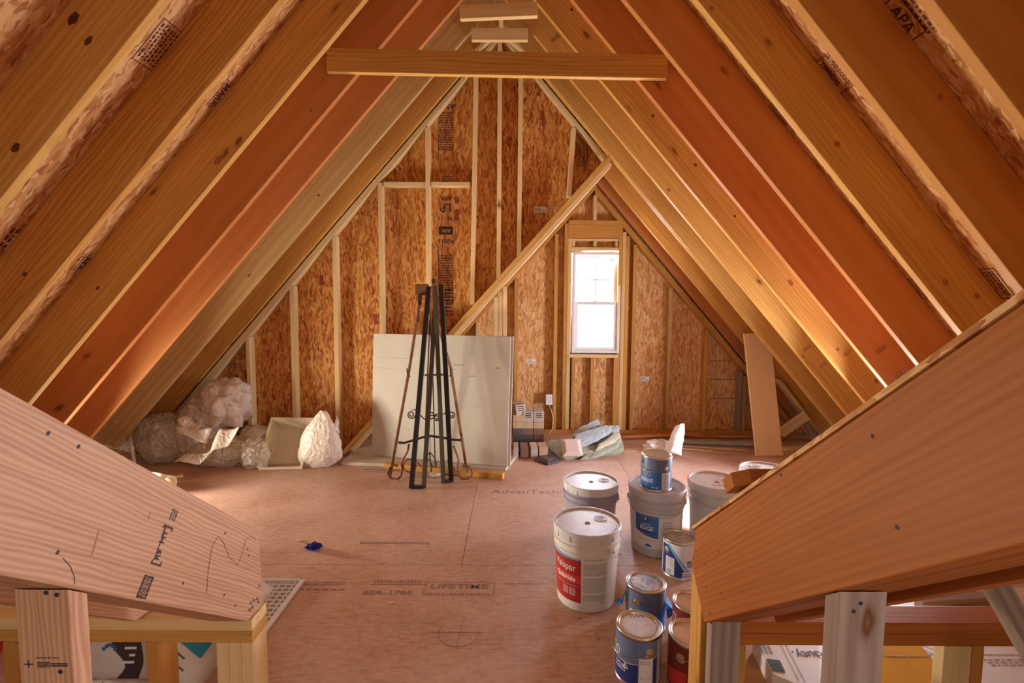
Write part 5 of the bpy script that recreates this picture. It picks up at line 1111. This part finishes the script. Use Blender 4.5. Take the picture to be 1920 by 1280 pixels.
# ------------------------------------------------------------------ stone slabs and post caps
M_st1 = plain('blue_grey_stone', (.40, .45, .50), .8, var=.22, vscale=10, bump=.5, bscale=25); M_st2 = plain('green_grey_stone', (.34, .35, .27), .85, var=.25, vscale=9, bump=.6, bscale=25); M_st3 = plain('tan_edged_stone', (.52, .47, .36), .85, var=.2, vscale=9, bump=.5, bscale=25)
def slab(px_pts, Y, th, mat, label, seed, tilt=None):
    """irregular flat stone: outline on a tilted plane; tilt=(Y at bottom, Y at top)"""
    ys = [p_[1] for p_ in px_pts]; y0, y1 = max(ys), min(ys); P = []
    for i, (x, y2) in enumerate(px_pts):
        u = (y0 - y2) / max(1, y0 - y1); P.append(aY(x, y2, Y[0] + (Y[1] - Y[0]) * u))
    Q = []; r_ = random.Random(seed)
    for i in range(len(P)):
        a, b_ = P[i], P[(i + 1) % len(P)]
        for k in range(4): Q.append(a.lerp(b_, k / 4) + Vector((r_.uniform(-.008, .008), 0, r_.uniform(-.005, .005))))
    cen = sum(Q, Vector()) / len(Q); n = Vector((0, 0, 0))
    for i in range(len(Q)): n += (Q[i] - cen).cross(Q[(i + 1) % len(Q)] - cen)
    n.normalize(); n = n if n.y > 0 else -n
    bm = bmesh.new(); c0 = Vector((cen.x, cen.y, cen.z)); n_ = n * th
    A = [bm.verts.new(q - c0) for q in Q]; B = [bm.verts.new(q - c0 + n_ + (c0 - q) * .05) for q in Q]; A2 = [bm.verts.new((q - c0) * .9 - n * .006) for q in Q]
    ct = bm.verts.new(-n * .010)
    L_ = len(Q)
    for i in range(L_):
        k = (i + 1) % L_; bm.faces.new((A[i], A[k], B[k], B[i])); bm.faces.new((A2[i], A2[k], A[k], A[i])); bm.faces.new((ct, A2[k], A2[i]))
    bm.faces.new(B[::-1])
    o = mk('stone_slab', bm, mat, bev=0); o.location = c0; return tag(o, label, 'stone slab', 'stone slabs in a heap')
slab([(1025, 862), (1170, 845), (1166, 822), (1100, 822), (1030, 828)], (4.22, 4.5), .05, M_st2, 'greenish stone at the bottom of the heap', 1)
slab([(1028, 838), (1030, 824), (1062, 822), (1096, 822), (1122, 838), (1108, 848), (1060, 860), (1050, 858)], (4.18, 4.42), .03, M_st2, 'grey stone slab lying low at the left of the heap', 2)
slab([(1108, 842), (1130, 822), (1165, 822), (1160, 836), (1115, 858), (1085, 862)], (4.19, 4.42), .03, M_st2, 'jagged green-grey stone at the right front of the heap', 3)
slab([(1118, 842), (1150, 828), (1164, 818), (1160, 808), (1120, 834)], (4.24, 4.40), .03, M_st3, 'tan-edged stone slab under the blue ones', 4)
slab([(1130, 830), (1160, 812), (1162, 798), (1150, 797), (1128, 800), (1120, 820)], (4.36, 4.52), .02, M_st1, 'rightmost blue-grey stone slab of the heap', 5)
slab([(1116, 828), (1142, 815), (1148, 803), (1138, 797), (1112, 801), (1100, 820)], (4.33, 4.46), .02, M_st1, 'rounded blue-grey stone slab second from the right', 6)
slab([(1090, 838), (1122, 826), (1137, 813), (1128, 802), (1105, 804), (1078, 815), (1074, 832)], (4.28, 4.40), .02, M_st1, 'broad blue-grey stone slab leaning in front of the heap', 7)
slab([(1075, 820), (1072, 813), (1090, 800), (1112, 790), (1122, 785), (1126, 796), (1108, 806), (1090, 818)], (4.40, 4.55), .02, M_st1, 'pointed blue-grey stone slab highest in the heap', 8)
def cap(c, s, h, mat, label, R):
    bm = bmesh.new(); r1 = s * .62; lo = [bm.verts.new((x * s, y * s, z)) for z in (0, .012) for x, y in ((-1, -1), (1, -1), (1, 1), (-1, 1))]; up_ = [bm.verts.new((x * r1, y * r1, h)) for x, y in ((-1, -1), (1, -1), (1, 1), (-1, 1))]
    bm.faces.new(lo[:4][::-1]); bm.faces.new(up_)
    for i in range(4):
        k = (i + 1) % 4; bm.faces.new((lo[i], lo[k], lo[4 + k], lo[4 + i])); bm.faces.new((lo[4 + i], lo[4 + k], up_[k], up_[i]))
    o = mk('post_cap', bm, mat, bev=.001); o.matrix_world = Matrix.Translation(c) @ R; return tag(o, label, 'post cap', 'square post caps')
cap(fl(1027, 864, .002), .085, .035, plain('black_glossy_cap', (.06, .045, .06), .25), 'dark pyramid-topped post cap on the floor before the stones', Matrix.Rotation(.7, 4, 'Z'))
cc = aY(1073, 843, 4.20); cap(cc - Vector((0, -.05, .0)), .090, .03, plain('pale_pink_cap', (.66, .52, .46), .35), 'pale pinkish post cap tilted on the grey stone slab', Matrix.Rotation(rad(38), 4, 'X') @ Matrix.Rotation(.05, 4, 'Z'))
# white cloth behind the blue can
c = fl(1262, 852)
crumple('white_cloth', (c.x - .12, c.y + .05, 0), (.13, .07, .07), M_cloth, 'low part of a crumpled white cloth behind the blue can', 'cloth', 12, .3, 8)
bm = bmesh.new(); q = [aY(1262, 846, 4.30), aY(1266, 830, 4.30), aY(1270, 815, 4.31), aY(1276, 803, 4.31), aY(1279, 795, 4.32)]
tube(bm, [v for v in q], [.075, .06, .05, .045, .02], 14)
bmesh.ops.subdivide_edges(bm, edges=bm.edges[:], cuts=2, use_grid_fill=True)
for v in bm.verts: v.co += Vector((noise.noise(v.co * 22), noise.noise(v.co * 22 + Vector((5, 5, 5))) * .5, noise.noise(v.co * 19))) * .022
setp(mk('cloth_tip', bm, M_cloth, smooth=True), bpy.data.objects['white_cloth']); bpy.data.objects['white_cloth']['label'] = 'crumpled white cloth standing up behind the blue can'
# blue wrapper
c = fl(588, 1029); o = crumple('candy_wrapper', (c.x, c.y, 0), (.042, .028, .018), plain('shiny_blue_foil', (.02, .03, .30), .2, .6), 'crumpled shiny blue wrapper alone on the floor', 'wrapper', 21, .6, 10, sub_=3)
for p_ in o.data.polygons: p_.use_smooth = False
for px, py, l in ((560, 1014, 'small wood chip left of the blue wrapper'), (734, 1130, 'tiny wood chip below the faded printing'), (1108, 1190, 'tiny wood chip in the shade of the white pail')):
    c = fl(px, py); bm = bmesh.new(); bx(bm, -.012, .012, -.004, .004, 0, .004); bx(bm, -.004, .010, .003, .008, .0, .005); o = mk('wood_chip', bm, W['pale']); o.location = c; o.rotation_euler = (0, 0, 1.1 * px); tag(o, l, 'wood chip')
# louvre/egg-crate panel on the floor by the left beam
M_grid = plain('white_grid_plastic', (.66, .60, .58), .4)
pa, pb = fl(567, 1081, .03), fl(502, 1166, .03); ax_g = (pb - pa).normalized(); side = Vector((ax_g.y, -ax_g.x, 0)); side = side if side.x < 0 else -side
M = Matrix((ax_g, side, Vector((0, 0, 1)))).transposed().to_4x4(); M.translation = Vector((pa.x, pa.y, .004)); M = M @ Matrix.Translation((0, 0, 0))
gp = empty('light_diffuser', M.translation); tag(gp, 'white square-grid panel lying by the tip of the left beam', 'grid panel')
bm = bmesh.new(); Lg, Wg = .55, .5
dirx = Vector((-1, 0, 0))
def G(u, v): return Vector((pa.x, pa.y, .004)) + ax_g * (u * Lg) + dirx * (v * Wg)
def gbar(bm, a, b_, w_, h_):
    d = (b_ - a).normalized(); s = Vector((-d.y, d.x, 0)) * w_ / 2; vs_ = [bm.verts.new(p_ + o2 + Vector((0, 0, zq))) for zq in (0, h_) for p_, o2 in ((a, -s), (a, s), (b_, s), (b_, -s))]
    for q in ((0, 1, 2, 3), (7, 6, 5, 4), (0, 4, 5, 1), (1, 5, 6, 2), (2, 6, 7, 3), (3, 7, 4, 0)): bm.faces.new([vs_[i] for i in q])
for k in range(19): gbar(bm, G(k / 18, 0), G(k / 18, 1), .004, .008)
for k in range(1, 17): gbar(bm, G(0, k / 16), G(1, k / 16), .004, .008)
setp(mk('grid', bm, M_grid), gp); bm = bmesh.new(); gbar(bm, G(-.02, 0), G(1.02, 0), .022, .012); gbar(bm, G(-.01, 0), G(-.01, 1), .012, .012); setp(mk('panel_frame', bm, M_grid), gp)

# ------------------------------------------------------------------ cement bags behind the low left wall
def sack(c, W2, H2, T2, R, label, col=(.66, .62, .58)):
    t = plain('sack_paper', col, .6, bump=.25, bscale=14, var=.06)
    def zf(x, y): 
        a, b_ = min(1, abs(x) / W2), min(1, abs(y) / H2); return T2 * (max(0, 1 - a ** 4) ** .5) * (max(0, 1 - b_ ** 4) ** .5) + .008 * noise.noise(Vector((x * 9, y * 9, c[0] * 7)))
    bm = bmesh.new(); n = 24; V = [[[bm.verts.new((-W2 + 2 * W2 * i / n, -H2 + 2 * H2 * j / n, s * zf(-W2 + 2 * W2 * i / n, -H2 + 2 * H2 * j / n))) for j in range(n + 1)] for i in range(n + 1)] for s in (1, -1)]
    for s in (0, 1):
        for i in range(n):
            for j in range(n): bm.faces.new((V[s][i][j], V[s][i + 1][j], V[s][i + 1][j + 1], V[s][i][j + 1]))
    bmesh.ops.remove_doubles(bm, verts=bm.verts, dist=.004)
    o = mk('cement_bag', bm, t, smooth=True); o.matrix_world = Matrix.Translation(c) @ R; tag(o, label, 'cement bag', 'cement bags behind the low wall')
    def put(name, polys, mat, e=.002):
        bm = bmesh.new()
        for (x0, x1, y0, y1) in polys:
            nx, ny = max(1, int(abs(x1 - x0) / .012)), max(1, int(abs(y1 - y0) / .012)); g_ = [[bm.verts.new((x0 + (x1 - x0) * i / nx, y0 + (y1 - y0) * j / ny, zf(x0 + (x1 - x0) * i / nx, y0 + (y1 - y0) * j / ny) + e)) for j in range(ny + 1)] for i in range(nx + 1)]
            for i in range(nx):
                for j in range(ny): bm.faces.new((g_[i][j], g_[i + 1][j], g_[i + 1][j + 1], g_[i][j + 1]))
        mk(name, bm, mat, o)
    return o, put, zf
M_dbrown = plain('dark_brown_print', (.05, .025, .03), .6); M_teal = plain('teal_print', (.02, .28, .42), .6)
Rb = Matrix.Rotation(rad(62), 4, 'X')
c = aY(228, 1262, 1.70)
o, put, zf = sack((c.x, 1.72, .20), .19, .20, .055, Rb, 'cement bag with a dark wavy stripe, behind the pinkish post')
put('blue_edge', [(-.19, -.165, -.15, .12)], M_sky)
put('dark_stripe', [(.06 + .03 * math.sin(k * .166), .135 + .012 * math.sin(k * .133), -.19 + k * .004, -.186 + k * .004) for k in range(93)] , M_dbrown); put('dark_stripe', [(-.16 + .02 * (k / 78) ** 2, -.14, -.16 + k * .004, -.156 + k * .004) for k in range(78)], M_dbrown)
put('white_print', [(.08 + .02 * (k % 2), .12, -.14 + k * .022, -.132 + k * .022) for k in range(13)], M_white, .004)
put('fine_print', [(-.10 + .012 * k, -.095 + .012 * k, .0 - rnd.uniform(.05, .16), .09 + rnd.uniform(0, .05)) for k in range(3)] + [(-.05 + .014 * k, -.046 + .014 * k, -.05 - rnd.uniform(0, .05), .0) for k in range(4)], M_ink, .003)
put('cube_logo', box_outline(.0, .035, .10, .14, .003), M_gprint, .003); put('swoosh', [(.0 + .008 * k, .012 + .008 * k, -.10 - .004 * k * (k - 5) * .5, -.09 - .004 * k * (k - 5) * .5) for k in range(6)], M_blue, .003)
c = aY(368, 1262, 1.70)
o, put, zf = sack((c.x + .01, 1.74, .17), .15, .22, .06, Rb @ Matrix.Rotation(-.55, 4, 'Z'), 'cement bag with a teal patch, beside the left corner post', (.72, .66, .58))
put('dark_stripe', [(-.13, -.09, -.15, .12)], M_dbrown); put('dark_stripe', [(-.05, .12, .0, .02)], M_dbrown); put('teal_patch', [(-.04, .10, -.07 + .0, -.005)], M_teal, .003)
put('fine_print', [(-.03, .08 - rnd.uniform(0, .04), .03 + k * .012, .034 + k * .012) for k in range(3)] + [(-.07, .05 + rnd.uniform(-.03, .03), -.10 - k * .014, -.096 - k * .014) for k in range(6)], M_ink, .004)
c = aY(-2, 1240, 1.72); o, put, zf = sack((c.x - .06, 1.72, .20), .12, .20, .05, Rb, 'glossy red bag at the lower left corner', (.50, .015, .01)); put('white_print', [(.085, .10, .09, .11), (.10, .108, .085, .12)], M_white)
o['category'] = 'bag'

# ------------------------------------------------------------------ cartons and sheets behind the low right wall
def flatbox(pxs, z1, mat, label, name='cardboard_box', cat='cardboard'):
    P = [fl(x, y, z1) for x, y in pxs]; bm = bmesh.new(); c0 = Vector((P[0].x, P[0].y, 0)); A = [bm.verts.new(p_ - c0) for p_ in P]; B = [bm.verts.new(Vector((p_.x, p_.y, .002)) - c0) for p_ in P]; n = len(P)
    bm.faces.new(A); bm.faces.new(B[::-1])
    for i in range(n): bm.faces.new((A[i], A[(i + 1) % n], B[(i + 1) % n], B[i]))
    o = mk(name, bm, mat, bev=.001); o.location = c0; return tag(o, label, cat), c0
M_carton = plain('white_carton', (.70, .64, .60), .6, var=.05); M_kraft = plain('brown_kraft', (.42, .20, .06), .75, var=.1); M_yellow = plain('yellow_sheet', (.62, .31, .035), .95, var=.06); M_yellow.node_tree.nodes['Principled BSDF'].inputs['Specular IOR Level'].default_value = .05
flatbox([(1330, 1300), (1345, 1165), (1420, 1165), (1440, 1300)], .03, M_kraft, 'brown kraft carton on the floor by the right corner stud')
o, c0 = flatbox([(1412, 1190), (1470, 1126), (1535, 1122), (1535, 1300), (1448, 1262)], .10, M_carton, 'white carton with a barcode behind the low right wall')
def ontop(px, py, z1, rz): return Matrix.Translation(fl(px, py, z1 + .0012)) @ Matrix.Rotation(rz, 4, 'Z')
def addc(fn, par): return setp(fn, par)
oo = text('lettering', 'duty.', .055, ontop(1515, 1226, .10, PI), M_ink, None); setp(oo, o)
e1, e2 = fl(1440, 1240, .1), fl(1420, 1195, .1); ang = math.atan2(e2.y - e1.y, e2.x - e1.x)
oo = marks('barcode', ontop(1455, 1247, .10, ang), [(-.03 + k * .005, -.0275 + k * .005 + .001 * (k % 3), -.022, .022) for k in range(12)], M_ink, None); setp(oo, o)
oo = marks('label_print', ontop(1432, 1215, .10, ang), scribble(-.02, .03, -.03, .03, 3, 4, rnd) + [(.035, .037, -.05, .05)], M_gprint, None); setp(oo, o)
oo = marks('fold_line', ontop(1478, 1235, .10, ang), [(-.1, .12, -.0015, 0), (-.1, .12, -.02, -.0185)], M_gprint, None); setp(oo, o)
o, c0 = flatbox([(1640, 1320), (1640, 1190), (1715, 1195), (1765, 1255), (1780, 1320)], .06, M_yellow, 'yellow sheet behind the low right wall', 'card_sheet'); o['category'] = 'sheet'
oo = marks('faint_print', ontop(1700, 1229, .06, 0), scribble(-.08, .09, -.007, .007, 12, 1, rnd), plain('ochre_print', (.32, .17, .04), .7), None); setp(oo, o)
o, c0 = flatbox([(1600, 1190), (1560, 1110), (1980, 1100), (2100, 1340), (1700, 1340)], .045, M_carton, 'wide white lined sheet behind the low right wall', 'card_sheet'); o['category'] = 'sheet'
oo = marks('lines', ontop(1850, 1215, .045, 0), [(-.35, .35, .02, .0225), (-.35, .35, -.035, -.0325)], M_gprint, None); setp(oo, o)
oo = marks('faint_script', ontop(1885, 1240, .045, .0), scribble(-.07, .14, -.02, .02, 9, 3, rnd), plain('pale_script', (.50, .44, .48), .7), None); setp(oo, o)
oo = marks('triangle_print', ontop(1745, 1222, .045, -.7), box_outline(-.06, .05, -.002, .03, .002), M_gprint, None); setp(oo, o)
oo = marks('specks', ontop(1700, 1150, .045, 0), scribble(-.08, .1, -.02, .02, 7, 2, rnd), M_gprint, None); setp(oo, o)
# crumpled plastic at the lower right corner post
c = fl(1432, 1285, .0); crumple('plastic_scrap', (c.x, c.y + .1, .105), (.05, .04, .03), plain('dull_blue_scrap', (.35, .38, .46), .4), 'crumpled bluish scrap on the kraft carton', 'scrap', 31, .5, 9, sub_=4)
